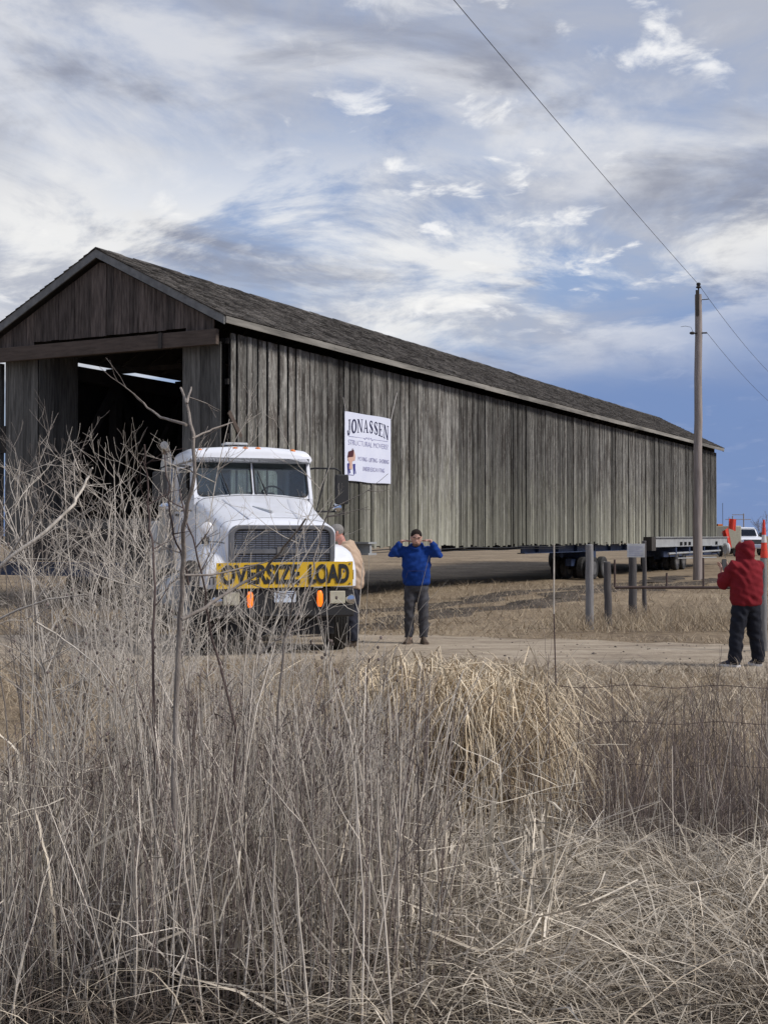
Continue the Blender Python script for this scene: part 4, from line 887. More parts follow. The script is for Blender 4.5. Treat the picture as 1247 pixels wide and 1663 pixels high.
def red_person():
    p0 = at(1211, 1087, 16.4); z0 = float(gh(p0.x, p0.y)) + .03; k = .90
    t = empty('person', (p0.x, p0.y, z0), R(203), 'person in red hoodie and black trousers holding up a phone', 'person')
    # local -y is the facing direction (away from us, towards the bridge); x is the person's left
    Lm = lambda x, y, z: (x * k, y * k, z * k)
    sh = [Lm(-.20, .01, 1.43), Lm(.20, .01, 1.43)]; el = [Lm(-.27, -.17, 1.17), Lm(.30, -.14, 1.16)]; wr = [Lm(-.02, -.36, 1.33), Lm(.14, -.36, 1.32)]
    b = MB(); T = head(b, Lm(0, -.03, 1.53), .225, R(8), R(4), False); b.tube([Lm(0, 0, 1.3), Lm(0, 0, 1.45), Lm(0, -.02, 1.6)], [.06, .055, .055], 10)
    b.tube([Lm(0, 0, .9), Lm(0, 0, 1.2), Lm(0, 0, 1.42)], [(.11, .08), (.12, .08), (.12, .07)], 10, side=(1, 0, 0))
    for i, s in enumerate((-1, 1)):
        b.tube([Lm(s * .1, 0, 1.4), sh[i], el[i], wr[i]], [.05, .04, .033, .026], 8)
        hand(b, wr[i], (.35 if s < 0 else -.2, -.45, .8), (-s * -.8, -.3, 0), s, .55)
        b.tube([Lm(s * .09, 0, .95), Lm(s * .14, .0, .5), Lm(s * .21, .02, .1), Lm(s * .21, -.05, .05)], [.07, .05, .035, .03], 8)
    body = remesh(b, 'body', 'skin', t, .008, 2); face_bits(body, T, .225, 'hair', False)
    b = MB(); b.tube([Lm(0, .0, .86), Lm(0, 0, .90), Lm(0, .01, 1.02), Lm(0, .015, 1.2), Lm(0, .015, 1.36), Lm(0, .01, 1.46), Lm(0, .0, 1.53)], [(.19, .14), (.215, .16), (.225, .165), (.23, .165), (.225, .15), (.185, .12), (.10, .10)], 20, side=(1, 0, 0))
    for i, s in enumerate((-1, 1)):
        b.tube([Lm(s * .11, .01, 1.40), sh[i], tuple((np.array(sh[i]) + np.array(el[i])) / 2), el[i], tuple(np.array(el[i]) * .5 + np.array(wr[i]) * .5), tuple(np.array(el[i]) * .1 + np.array(wr[i]) * .9)], [.085, .09, .085, .077, .062, .045], 12)
    H0 = MB()
    for z, rx, ry, yo in ((1.47, .12, .13, .01), (1.53, .115, .13, .0), (1.60, .118, .138, -.005), (1.67, .12, .14, .0), (1.74, .108, .125, .005), (1.79, .07, .085, .01), (1.81, .02, .03, .01)): pass
    rows = ((1.45, .13, .135, .01), (1.52, .115, .125, .005), (1.60, .118, .13, .01), (1.68, .12, .132, .015), (1.745, .105, .118, .02), (1.785, .07, .08, .025), (1.80, .02, .03, .025))
    hr = []
    for z, rx, ry, yo in rows:
        ring = []
        for a in np.linspace(R(-62), R(242), 22): ring.append(Vector(Lm(rx * math.cos(a), yo + ry * math.sin(a) - (.045 if math.sin(a) < -.6 else 0), z)))
        hr.append(ring)
    inner = [[Vector((p.x * .86, p.y * .86 - .003, p.z)) for p in r] for r in hr]
    hood = MB(); hood.loft([r + i[::-1] for r, i in zip(hr, inner)]); b.v, b.f = b.v, b.f; b.add(hood.v, hood.f)
    b.tube([Lm(-.11, -.02, 1.47), Lm(-.10, .09, 1.47), Lm(0, .135, 1.455), Lm(.10, .09, 1.47), Lm(.11, -.02, 1.47)], .035, 8)
    remesh(b, 'hoodie', 'red', t, .012, 2, .0075)
    b = MB(); b.tube([Lm(0, 0, .96), Lm(0, 0, .88), Lm(0, 0, .78)], [(.185, .135), (.20, .145), (.17, .12)], 16, side=(1, 0, 0))
    for s in (-1, 1): b.tube([Lm(s * .095, 0, .86), Lm(s * .125, .0, .66), Lm(s * .16, -.01, .46), Lm(s * .19, .01, .28), Lm(s * .21, .01, .06)], [.115, .105, .092, .088, .085], 12)
    remesh(b, 'trousers', 'blackpant', t, .014, 3, .0075)
    for s in (-1, 1): shoe(t, s * .21 * k, -.03, R(s * 16), 'shoe', 'sole')
    # the phone is a thing of its own, held in the hands
    a = (Vector(wr[0]) + Vector(wr[1])) / 2 + Vector((0, -.045, .10)); Mx = Matrix.Translation((p0.x, p0.y, z0)) @ Matrix.Rotation(R(203), 4, 'Z'); q = Mx @ a
    ph = empty('phone', q, R(203), 'dark phone held up by the person in red', 'phone')
    MB().prism([(p[0], 0, p[1]) for p in rrect(-.037, -.075, .037, .075, .01, 3)], (0, .008, 0)).build('case', 'ink', ph); MB().box(-.033, .033, .0085, .0095, -.07, .07).build('screen', 'dash', ph)
red_person()

def tan_person():
    p0 = at(570, 1052, 19.4); z0 = float(gh(p0.x, p0.y)) + .03
    t = empty('person', (p0.x, p0.y, z0), R(-97), 'grey haired person in tan jacket leaning beside the truck fender', 'person')
    # faces local -y, which points to image left, towards the truck
    b = MB(); T = head(b, (0, -.20, 1.60), .245, R(8), R(12)); b.tube([(0, -.06, 1.38), (0, -.12, 1.52), (0, -.17, 1.66)], [.07, .065, .06], 10)
    b.tube([(0, 0, .9), (0, -.01, 1.2), (0, -.06, 1.45)], [(.12, .08), (.13, .08), (.13, .07)], 10, side=(1, 0, 0))
    sh = [(-.20, -.06, 1.49), (.20, -.06, 1.49)]; el = [(-.25, -.22, 1.25), (.25, -.16, 1.22)]; wr = [(-.20, -.42, 1.30), (.22, -.40, 1.18)]
    for i, s in enumerate((-1, 1)):
        b.tube([(s * .1, -.05, 1.45), sh[i], el[i], wr[i]], [.05, .04, .033, .026], 8); hand(b, wr[i], (0, -1, -.1), (0, 0, -1), -s, .3)
        b.tube([(s * .09, .02, .95), (s * .1, .0, .5), (s * .1, .03, .1), (s * .1, -.04, .05)], [.07, .05, .035, .03], 8)
    body = remesh(b, 'body', 'ruddy', t, .008, 2); face_bits(body, T, .245, 'greyhair', False); hair_cap(body, T, .245, 'greyhair', .38)
    mb = MB(); mb.tube([T(-.36, .06, .52), T(-.33, -.40, .52), T(-.1, -.47, .52), T(.1, -.47, .52), T(.33, -.40, .52), T(.36, .06, .52)], .006, 5); mb.build('glasses', 'ink', body)
    b = MB(); b.tube([(0, .02, .88), (0, .03, .96), (0, .035, 1.1), (0, .02, 1.26), (0, -.02, 1.42), (0, -.05, 1.50), (0, -.09, 1.57)], [(.20, .15), (.22, .17), (.23, .17), (.235, .165), (.225, .145), (.19, .12), (.10, .09)], 20, side=(1, 0, 0))
    for i, s in enumerate((-1, 1)):
        b.tube([(s * .11, -.04, 1.45), sh[i], tuple((np.array(sh[i]) + np.array(el[i])) / 2), el[i], tuple(np.array(el[i]) * .1 + np.array(wr[i]) * .9)], [.085, .09, .085, .075, .05], 12)
    b.tube([(-.09, -.12, 1.56), (-.09, -.02, 1.575), (0, .03, 1.57), (.09, -.02, 1.575), (.09, -.12, 1.56)], .028, 8)
    remesh(b, 'jacket', 'tan', t, .014, 3, .0075)
    b = MB(); b.tube([(0, .02, .98), (0, .02, .88), (0, .02, .80)], [(.185, .13), (.19, .14), (.17, .12)], 16, side=(1, 0, 0))
    for s in (-1, 1): b.tube([(s * .09, .02, .87), (s * .1, .01, .66), (s * .1, .0, .48), (s * .1, .03, .28), (s * .1, .03, .08)], [.11, .1, .085, .08, .078], 12)
    remesh(b, 'trousers', 'jeans', t, .014, 3, .0075)
    for s in (-1, 1): shoe(t, s * .1, -.01, R(s * 10), 'boot', 'boot')
tan_person()

# ---------------------------------------------------------------- utility pole and wires
pp = at(1132, 942, 49.3); PZ = float(gh(pp.x, pp.y)); PH = at(1136, 470, 49.3).z - PZ
upole = empty('utility_pole', (pp.x, pp.y, PZ), 0, 'tall weathered wooden utility pole standing before the bridge tail', 'utility pole')
mb = MB(); n = 14
mb.tube([(.09 * (i / n) + .012 * math.sin(i * 1.7), .01 * math.sin(i * 2.3), -.3 + (PH + .1) * i / n) for i in range(n + 1)], [.185 - .055 * i / n for i in range(n + 1)], 14)
mb.build('shaft', 'pole', upole, smooth=50)
tx = .09
pin = MB().box(tx - .14, tx - .02, -.16, -.11, PH - 1.05, PH - .05).build('pin_bracket', 'dark', upole)
MB().tube([(tx - .02, -.08, PH - .25), (tx - .02, -.08, PH + .18)], .03, 8).build('pin', 'dark', upole)
MB().lathe([(.03, 0), (.10, .03), (.10, .07), (.05, .09), (.08, .13), (.08, .20), (.03, .23)], (tx - .02, -.08, PH + .02), (0, 0, 1), 14).build('insulator', 'dark', upole, smooth=40)
MB().tube([(tx + .1, -.1, PH - .42), (tx + .36, -.12, PH - .40)], .018, 6).build('bolt', 'dark', upole)
mb = MB(); mb.tube([(tx - .34, -.08, PH - 1.72), (tx + .30, -.08, PH - 1.70)], .03, 8); mb.ball((tx - .27, -.08, PH - 1.71), .11, .06, .06); mb.build('neutral_bracket', 'dark', upole)
MB().tube([(tx - .25, -.1, PH - 1.65), (tx - .33, -.1, PH - 1.48), (tx - .55, -.1, PH - 1.44), (tx - .72, -.1, PH - 1.47)], .008, 5).build('jumper', 'wire', upole)
top = Vector((pp.x + tx - .02, pp.y - .08, PZ + PH + .18)); low = Vector((pp.x + tx + .3, pp.y - .08, PZ + PH - 1.7))
def wire(name, a, b, sag, r, label, n=60):
    a, b = Vector(a), Vector(b); mb = MB(); mb.tube([a.lerp(b, i / n) - Vector((0, 0, 4 * sag * (i / n) * (1 - i / n))) for i in range(n + 1)], r, 6)
    return tag(mb.build(name, 'wire', None), label, 'wire')
q = at(755, 0, 23.5); d = (q - top); span = 62 / d.length
far_end = top + d * span; wire('power_wire', top, top + d * span, .25, .008, 'overhead wire rising from the pole top across the clouds')
q2 = top + Vector((-d.x, -d.y, 0)) * 1.9; q2.z = top.z + .8; wire('power_wire', top, q2, .7, .009, 'wire running from the pole top away over the field')
q3 = low + Vector((-d.x, -d.y, 0)) * 1.9; q3.z = low.z + .6; wire('neutral_wire', low, q3, .7, .008, 'lower wire leaving the bracket below the pole top')

# ---------------------------------------------------------------- fence posts, gate, notice, stake, barbed wire
def post(px, py_b, py_t, w_px, m, label, Y=None, tilt=0.):
    Y = Y or 1.7 * F / (py_b - HOR); b = at(px, py_b, Y); z0 = float(gh(b.x, b.y)); top = at(px, py_t, Y).z; r = w_px / F * Y / 2
    o = empty('fence_post', (b.x, b.y, z0), RNG.uniform(0, 3), label, 'post'); H = top - z0; mb = MB()
    mb.tube([(tilt * i / 6 + .006 * math.sin(i * 2), .005 * math.cos(i * 3), -.15 + (H + .15) * i / 6) for i in range(7)], [r * (1.05 - .012 * i) for i in range(7)], 12); mb.build('shaft', m, o, smooth=50); mb = MB()
    mb.lathe([(r * 1.0, 0), (r * .98, .012), (r * .7, .022), (.005, .025)], (tilt, 0, H), (0, 0, 1), 12); mb.build('top', m, o, smooth=50); return o, Y
post(957, 1022, 886, 13, 'post', 'pale grey round wooden fence post in front of the dolly tyres')
post(988, 1016, 914, 12, 'darkpost', 'short dark wooden post at the gate hinge', tilt=.04)
post(1027, 1003, 905, 13, 'darkpost', 'dark wooden post below the small white notice')
o, yy = post(1046, 1000, 880, 7, 'darkpost', 'thin dark post close beside the white notice')
rp, ry = post(1240, 1062, 908, 11, 'post', 'grey wooden post below the orange and white marker', Y=18.6)
b = at(1240, 908, 18.6); mk = empty('striped_marker', (b.x, b.y, b.z + .02), 0, 'orange and white striped marker on the post beside the person in red', 'marker')
hgt = at(1240, 846, 18.6).z - b.z
for i in range(5): MB().tube([(0, 0, hgt * i / 5), (0, 0, hgt * (i + .98) / 5)], [.055 - .008 * i, .055 - .008 * (i + 1)], 12).build('band', 'orange' if i in (0, 1, 3, 4) else 'markwhite', mk, smooth=50)
b = at(1016, 905, 26.2); nt_ = empty('notice_board', (b.x, b.y - .12, b.z), R(-8), 'small weathered white notice on the dark gate post', 'notice')
wv = at(1044, 905, 26.2).x - b.x; hv = at(1016, 883, 26.2).z - b.z
MB().box(0, wv, -.01, .015, 0, hv).build('board', 'dirtywhite', nt_, bevel=.004); mb = MB()
for i in range(5): mb.box(.03, wv - .04 - .05 * (i % 2), -.0135, -.0125, hv * (.15 + i * .15), hv * (.18 + i * .15))
mb.build('print', 'greyink', nt_)
b0 = at(998, 1010, 24.6); b1 = at(1236, 1010, 24.0); g0 = float(gh(b0.x, b0.y))
gate = empty('pipe_gate', (b0.x, b0.y, g0), 0, 'rusty pipe field gate hung between posts beyond the gravel road', 'gate'); gl = b1 - b0
gz = [at(1080, y, 24.4).z - g0 for y in (953, 909)]
for z, r in ((gz[0], .028),): MB().tube([(0, 0, z - .02), (gl.x, gl.y, z)], r, 8).build('rail', 'rust', gate, smooth=50)
for f, e in ((.0, .0), (.36, -.25), (.61, .04), (.73, -.05)): MB().tube([(gl.x * f, gl.y * f, gz[0] - .02), (gl.x * f, gl.y * f, gz[1] + e)], .02, 8).build('upright', 'rust', gate, smooth=50)
# thin stake and wire fence along the ditch
FY = 7.8
s0 = at(903, 1300, FY); zs = float(gh(s0.x, FY)); o = empty('fence_stake', (s0.x, FY, zs), 0, 'thin pale stake standing at the wire fence by the grass mound', 'stake')
ht = at(901, 884, FY).z - zs; mb = MB(); mb.tube([(0, 0, -.1), (.004, 0, ht * .5), (-.012, 0, ht * .8), (-.01, .0, ht)], [.0048, .0045, .004, .0036], 7); mb.build('shaft', 'darkbark', o); MB().tube([(-.012, 0, ht * .8), (-.0102, 0, ht + .002)], .0046, 7).build('pale_tip', 'palebark', o)
fence = empty('wire_fence', (at(840, 1300, FY).x, FY, -.45), 0, 'rusty barbed wire fence strung across the weeds on the ditch', 'wire fence')
fx0 = fence.location.x
for py in (1114, 1173, 1243, 1313, 1382):
    z = at(1000, py, FY).z + .45; z2 = z + .02; P = [(.0 + 3.2 * i / 40, .02 * math.sin(i), z - .012 * (i / 40) + .008 * math.sin(i * .9)) for i in range(41)]
    wr_ = MB().tube(P, .0024, 5).build('strand', 'rust', fence); mb = MB()
    for i in range(1, 40, 2): c = Vector(P[i]); mb.bar(c + Vector((-.006, -.006, -.018)), c + Vector((.006, .006, .018)), .002, .002); mb.bar(c + Vector((.008, .006, -.015)), c + Vector((-.008, -.006, .015)), .002, .002)
    tag(mb.build('barbs', 'rust', wr_), kind='stuff')
for xx in (3.15,):
    MB().tube([(xx, .03, -.1), (xx, .03, 1.35)], .03, 8).build('post', 'post', fence, smooth=50)

# ---------------------------------------------------------------- vehicles behind the bridge
def pickup(px, Y, paint, label, rz=0., bar=False):
    p = at(px, 900, Y); z0 = float(gh(p.x, Y)); t = empty('pickup_truck', (p.x, Y, z0), rz, label, 'truck'); pm = paint
    mb = MB(); mb.loft([sect(y, w, .48, z, .14, .02) for y, w, z in ((.0, .90, 1.12), (.06, .97, 1.20), (.5, 1.0, 1.25), (1.25, 1.01, 1.32))]); mb.build('hood', pm, t, smooth=50)
    mb = MB(); mb.loft([sect(y, 1.01, .48, 1.32, .08, 0) for y in (1.26, 5.6)]); mb.build('body', pm, t, smooth=50)
    vv = Vector((0, .5, .55)).normalized(); mb = MB(); panel_hole(mb, (-.88, 1.3, 1.30), (1, 0, 0), vv, (0, .03, -.03), (0, 0, 1.76, .78), (.10, .06, 1.66, .70), .08, 1.); fr = mb.build('windshield_frame', pm, t)
    MB().prism([(-.80, 1.345, 1.33), (.80, 1.345, 1.33), (.76, 1.80, 1.83), (-.76, 1.80, 1.83)], (0, .01, -.008)).build('windshield', 'glass', fr)
    mb = MB(); mb.loft([sect(y, w, 1.86, z, .12, .02) for y, w, z in ((1.78, .82, 1.90), (1.95, .86, 1.96), (3.2, .86, 1.97), (3.4, .82, 1.93))]); mb.build('roof', pm, t, smooth=50)
    for s in (-1, 1):
        mb = MB(); mb.prism([(s * .99, 1.3, 1.3), (s * .88, 1.8, 1.88), (s * .88, 3.3, 1.88), (s * .99, 3.45, 1.3)], (-s * .03, 0, 0)); mb.build('side_glass', 'dash', t)
        MB().box(s * 1.12 - .12, s * 1.12 + .12, 1.45, 1.53, 1.32, 1.60).build('mirror', 'black', t, bevel=.02)
        MB().box(s * .80 - .17, s * .80 + .17, -.035, .03, .86, 1.08).build('headlight', 'chrome', t, bevel=.02)
        for y in (.95, 4.5): tyre(t, (s * .86, y, .39), .39, .26, (1, 0, 0))
    MB().box(-.62, .62, -.03, .02, .80, 1.10).build('grille', 'black', t, bevel=.02)
    for z in (.88, .98): MB().box(-.60, .60, -.045, -.031, z, z + .03).build('grille_bar', 'grillegrey', t)
    MB().box(-1.0, 1.0, -.10, .02, .52, .76).build('bumper', 'chrome' if not bar else 'black', t, bevel=.03)
    for xx in (-.4, .4): MB().box(xx - .24, xx + .24, 2.5, 2.7, 1.0, 1.72).build('seat', 'seat', t, bevel=.05)
    if bar:
        MB().box(-.55, .55, 2.2, 2.5, 2.06, 2.28).build('light_bar', 'amberoff', t, bevel=.03); MB().box(-.5, .5, 2.25, 2.45, 1.97, 2.06).build('bar_foot', 'black', t)
        MB().box(-.18, .18, 2.19, 2.51, 2.055, 2.29).build('bar_centre', 'black', t)
    return t
pickup(1222, 88, 'white', 'white pickup truck parked on the lane beyond the bridge tail', R(4))
pickup(1172, 96, 'black', 'dark escort pickup with amber light bar behind the bridge tail', R(-2), True)
pb = at(1192, 880, 82); tr = empty('equipment_trailer', (pb.x, 82, float(gh(pb.x, 82))), 0, 'beige enclosed trailer between the two parked pickups', 'trailer')
MB().box(-.45, .45, 0, 3.0, .55, 2.0).build('body', 'beige', tr, bevel=.06)
for s in (-1, 1): tyre(tr, (s * .5, 1.6, .36), .36, .2, (1, 0, 0))
def flag(px0, py0, px1, py1, Y, label, lean):
    a = at((px0 + px1) / 2, py1, Y); t = empty('warning_flag', a, 0, label, 'flag'); w = (px1 - px0) / F * Y; h = (py1 - py0) / F * Y
    MB().tube([(-w / 2, 0, -.75), (-w / 2 + lean * .2, 0, h + .1)], .015, 6).build('staff', 'post', t); mb = MB()
    mb.loft([[(-w / 2 + w * i / 6 + lean * .25, .06 * math.sin(i * 1.2), h - .05 * i * lean), (-w / 2 + w * i / 6 + lean * .25, .012 + .06 * math.sin(i * 1.2), h - .05 * i * lean), (-w / 2 + w * i / 6, .012 + .09 * math.sin(i * 1.4 + .5), -.03 * i), (-w / 2 + w * i / 6, .09 * math.sin(i * 1.4 + .5), -.03 * i)] for i in range(7)]); mb.build('cloth', 'orange', t, smooth=60)
flag(1182, 842, 1194, 858, 80, 'orange warning flag flying above the trailer', .2)
flag(1177, 864, 1188, 884, 70, 'orange warning flag at the rear end of the pale steel beam', -.8)
# far transmission structure, mast and bare tree
b = at(1198, 868, 600); hf = empty('power_structure', (b.x, 600, .35), 0, 'distant wooden H frame carrying power lines on the horizon', 'power structure')
for xx in (-2.6, 2.6): MB().tube([(xx, 0, -.5), (xx, 0, at(1198, 834 if xx > 0 else 838, 600).z - .35)], .28, 8).build('leg', 'pole', hf)
for y, w in ((836, 2.8), (843.5, 6.0)): MB().box(-w, w, -.2, .2, at(1198, y, 600).z - .5, at(1198, y, 600).z - .2).build('cross_arm', 'pole', hf)
b = at(1173, 868, 700); ms = empty('radio_mast', (b.x, 700, .35), 0, 'thin distant mast above the escort pickup', 'mast'); MB().tube([(0, 0, -.5), (0, 0, at(1173, 818, 700).z)], .14, 6).build('shaft', 'wire', ms)

# ---------------------------------------------------------------- woody plants
def grow(mb, p, d, L, r, depth, rnd, spread=.6, segs=5, up=.12, kids=(3, 5)):
    pts = [Vector(p)]; dd = Vector(d).normalized()
    for i in range(segs):
        dd = (dd + Vector((rnd.gauss(0, .13), rnd.gauss(0, .13), rnd.gauss(0, .08) + up * .5))).normalized(); pts.append(pts[-1] + dd * (L / segs))
    mb.tube(pts, [max(r * (1 - .72 * i / segs), .0009) for i in range(segs + 1)], 5 if r > .004 else 4)
    if depth <= 0: return
    for k in range(rnd.randint(*kids)):
        f = rnd.uniform(.25, .95); i = min(int(f * segs), segs - 1); q = pts[i].lerp(pts[i + 1], f * segs - i); base = (pts[i + 1] - pts[i]).normalized()
        a, b = perp(base); th = rnd.uniform(0, 6.28); nd = (base + (a * math.cos(th) + b * math.sin(th)) * rnd.uniform(spread * .6, spread * 1.3)).normalized()
        grow(mb, q, nd, L * rnd.uniform(.38, .62), r * .5, depth - 1, rnd, spread, max(3, segs - 1), up, kids)
b = at(1236, 868, 230); bt = empty('bare_tree', (b.x, 230, .3), 0, 'distant leafless tree beside the striped marker', 'tree'); rnd = random.Random(3)
tk = MB(); tk.tube([(0, 0, -.3), (0, 0, 1.2), (.1, 0, 2.2)], [.2, .16, .1], 7); tk.build('trunk', 'twig', bt); cr = MB()
for i in range(7): grow(cr, (0, 0, .7 + .2 * i), (rnd.gauss(0, .5), rnd.gauss(0, .5), 1), 2.6, .05, 3, rnd, .5)
tag(cr.build('crown', 'twig', bt), kind='stuff')
def poly_sapling(name, label, stems, m, twigs, seed, group=None):
    """stems: list of (pixels, Y, r0, r1); first one starts at the ground"""
    rnd = random.Random(seed); px, Y, r0, r1 = stems[0]; root = at(px[0][0], px[0][1], Y); root.z = float(gh(root.x, root.y))
    t = empty(name, root, 0, label, 'sapling', group); tw = MB()
    for i, (px, Y, r0, r1) in enumerate(stems):
        P = [at(a, b, Y + .12 * math.sin(j * .8 + seed)) - root for j, (a, b) in enumerate(px)]
        if i == 0: P[0].z = -.05
        Q_ = []
        for j in range(len(P) - 1):
            for f in (0, .33, .67): Q_.append(P[j].lerp(P[j + 1], f) + Vector((rnd.gauss(0, .003), rnd.gauss(0, .003), 0)))
        Q_.append(P[-1]); n = len(Q_); mb = MB(); mb.tube(Q_, [r0 + (r1 - r0) * j / (n - 1) for j in range(n)], 8)
        mb.build('trunk' if i == 0 else 'branch', m, t, smooth=60)
        for k in range(twigs if i == 0 else 1):
            j = rnd.randint(n // 3, n - 2); dd = (Q_[j + 1] - Q_[j]).normalized(); a, b = perp(dd); th = rnd.uniform(0, 6.28)
            grow(tw, Q_[j], dd * .7 + (a * math.cos(th) + b * math.sin(th)), rnd.uniform(.07, .22), .0028, 1, rnd, .7, 4, .1, (1, 3))
    if tw.v: tag(tw.build('twigs', m, t), kind='stuff')
    return t
poly_sapling('sapling', 'tall grey leafless sapling rising past the truck cab to a forked tip', [
    ([(292, 1625), (290, 1500), (284, 1300), (286, 1150), (293, 1000), (297, 900), (301, 840), (317, 770), (313, 705), (304, 655), (294, 630)], 4.7, .0135, .0042),
    ([(303, 690), (285, 684), (262, 678), (240, 662), (218, 640)], 4.7, .006, .003), ([(304, 655), (309, 640), (311, 629)], 4.7, .005, .003),
    ([(296, 1006), (330, 988), (365, 965), (400, 944), (430, 925), (455, 897), (478, 868), (497, 842)], 4.72, .0072, .0036), ([(300, 934), (340, 934), (380, 926), (432, 913), (470, 897)], 4.68, .0045, .002),
    ([(312, 712), (340, 700), (365, 690), (378, 686)], 4.7, .004, .002)], 'bark', 4, 5)
poly_sapling('sapling', 'dark reddish leafless sapling left of the truck beside the grey one', [
    ([(288, 1600), (270, 1480), (257, 1400), (252, 1200), (247, 1050), (253, 985), (248, 892), (243, 844), (238, 772), (235, 722)], 4.95, .0068, .003),
    ([(309, 950), (298, 915), (288, 883), (277, 835), (273, 790), (268, 735)], 4.75, .0042, .0022)], 'darkbark', 6, 8)
poly_sapling('sapling', 'thin brown leafless sapling crossing the truck fender lettering', [
    ([(378, 1590), (380, 1400), (384, 1190), (350, 1060), (336, 1000), (330, 946), (318, 890), (302, 840), (292, 795)], 5.1, .0058, .0025)], 'darkbark', 4, 12)
poly_sapling('sapling', 'brown leafless sapling crossing the right end of the oversize sign', [
    ([(452, 1560), (446, 1350), (452, 1150), (461, 1040), (484, 998), (506, 947), (515, 890), (525, 852), (541, 812)], 5.3, .0060, .0026), ([(461, 1040), (472, 1000), (478, 960), (470, 920)], 5.3, .005, .002)], 'bark', 4, 15)
poly_sapling('sapling', 'pale bent leafless sapling leaning in front of the left portal wall', [
    ([(-70, 1480), (-62, 1150), (-40, 960), (17, 904), (72, 866), (120, 818), (135, 794), (144, 772), (151, 760)], 5.6, .011, .004), ([(10, 908), (46, 855), (62, 828), (78, 804)], 5.6, .006, .003), ([(120, 818), (132, 790), (131, 765), (128, 748)], 5.6, .004, .002)], 'palebark', 5, 21)
poly_sapling('sapling', 'pale drooping leafless sapling reaching low across the far field', [
    ([(-90, 1500), (-70, 1150), (-30, 1020), (30, 990), (80, 973), (140, 965)], 5.9, .008, .003), ([(60, 1010), (105, 1040), (150, 1075), (190, 1120)], 5.9, .005, .002)], 'palebark', 3, 26)
SHR = [(215, 8.6, 3.3, 'slender grey shrub in the middle of the portal opening'), (150, 8.0, 2.7, 'grey leafless shrub before the left portal wall'), (95, 8.8, 2.65, 'bushy leafless shrub left of the portal opening'),
       (255, 7.4, 2.45, 'twiggy shrub beside the truck tool box'), (185, 7.0, 2.3, 'tangled leafless shrub below the portal opening'), (330, 7.8, 1.75, 'twiggy shrub before the white fender'), (60, 9.6, 2.75, 'leafless shrub against the left portal boards'), (285, 9.2, 2.7, 'leafless shrub between portal and cab'), (420, 8.3, 1.55, 'fine leafless shrub below the bumper plate'), (520, 8.0, 1.45, 'fine leafless shrub before the right front wheel')]
for i, (px, Y, H, lab) in enumerate(SHR):
    rnd = random.Random(40 + i); b = at(px, 1200, Y); z0 = float(gh(b.x, Y)); t = empty('bare_shrub', (b.x, Y, z0), 0, lab, 'shrub'); st = MB(); tw = MB()
    for k in range(9):
        a = rnd.uniform(0, 6.28); d = Vector((math.cos(a) * rnd.uniform(.05, .34), math.sin(a) * rnd.uniform(.05, .3), 1)).normalized(); L = H * rnd.uniform(.55, .92) * 1.12; segs = 9; pts = [Vector((rnd.gauss(0, .12), rnd.gauss(0, .12), -.05))]; dd = d
        for j in range(segs): dd = (dd + Vector((rnd.gauss(0, .07), rnd.gauss(0, .07), .05))).normalized(); pts.append(pts[-1] + dd * L / segs)
        st.tube(pts, [.0075 * (1 - .65 * j / segs) for j in range(segs + 1)], 5)
        for m_ in range(9):
            f = rnd.uniform(.42, .98) * segs; j = min(int(f), segs - 1); q = pts[j].lerp(pts[j + 1], f - j); th = rnd.uniform(0, 6.28)
            grow(tw, q, Vector((math.cos(th) * .8, math.sin(th) * .8, rnd.uniform(.3, 1.2))), rnd.uniform(.22, .55), .0034, 2, rnd, .65, 4, .15, (2, 3))
    m_ = ('palebark', 'palebark', 'bark', 'palebark')[i % 4]; tag(st.build('stems', m_, t, smooth=60), kind='stuff'); tag(tw.build('twigs', m_, t), kind='stuff')

# ---------------------------------------------------------------- dry weeds and grass
def scatter(n, y0, y1, px0, px1, bias=1.0):
    Y = y0 + (y1 - y0) * RNG.uniform(0, 1, n) ** bias; px = RNG.uniform(px0, px1, n); X = (px - CX) / F * Y; return np.stack([X, Y, gh(X, Y) - .02], 1)
U = RNG.uniform
def clump(n, base, k, s): i = RNG.integers(0, k, n); c = base[i % len(base)]; c = c + np.concatenate([RNG.normal(0, s, (n, 2)), np.zeros((n, 1))], 1); c[:, 2] = gh(c[:, 0], c[:, 1]) - .02; return c
def keep(b, left=0.):
    px = b[:, 0] / b[:, 1] * F + CX; hol = ((b[:, 0] - 1.7) / .62) ** 2 + ((b[:, 1] - 7.6) / .75) ** 2 < 1; thin = (px < 560) & (U(0, 1, len(b)) < left); return b[~hol & ~thin]
def taper(n, S, r, tip=.25): return r[:, None] * np.linspace(1, tip, S)[None, :]
def hfac(b): px = b[:, 0] / b[:, 1] * F + CX; return np.clip(.60 + .40 * px / 330, .58, 1.0) * (1 + .10 * np.sin(px * .021 + 1) + .07 * np.sin(px * .057))
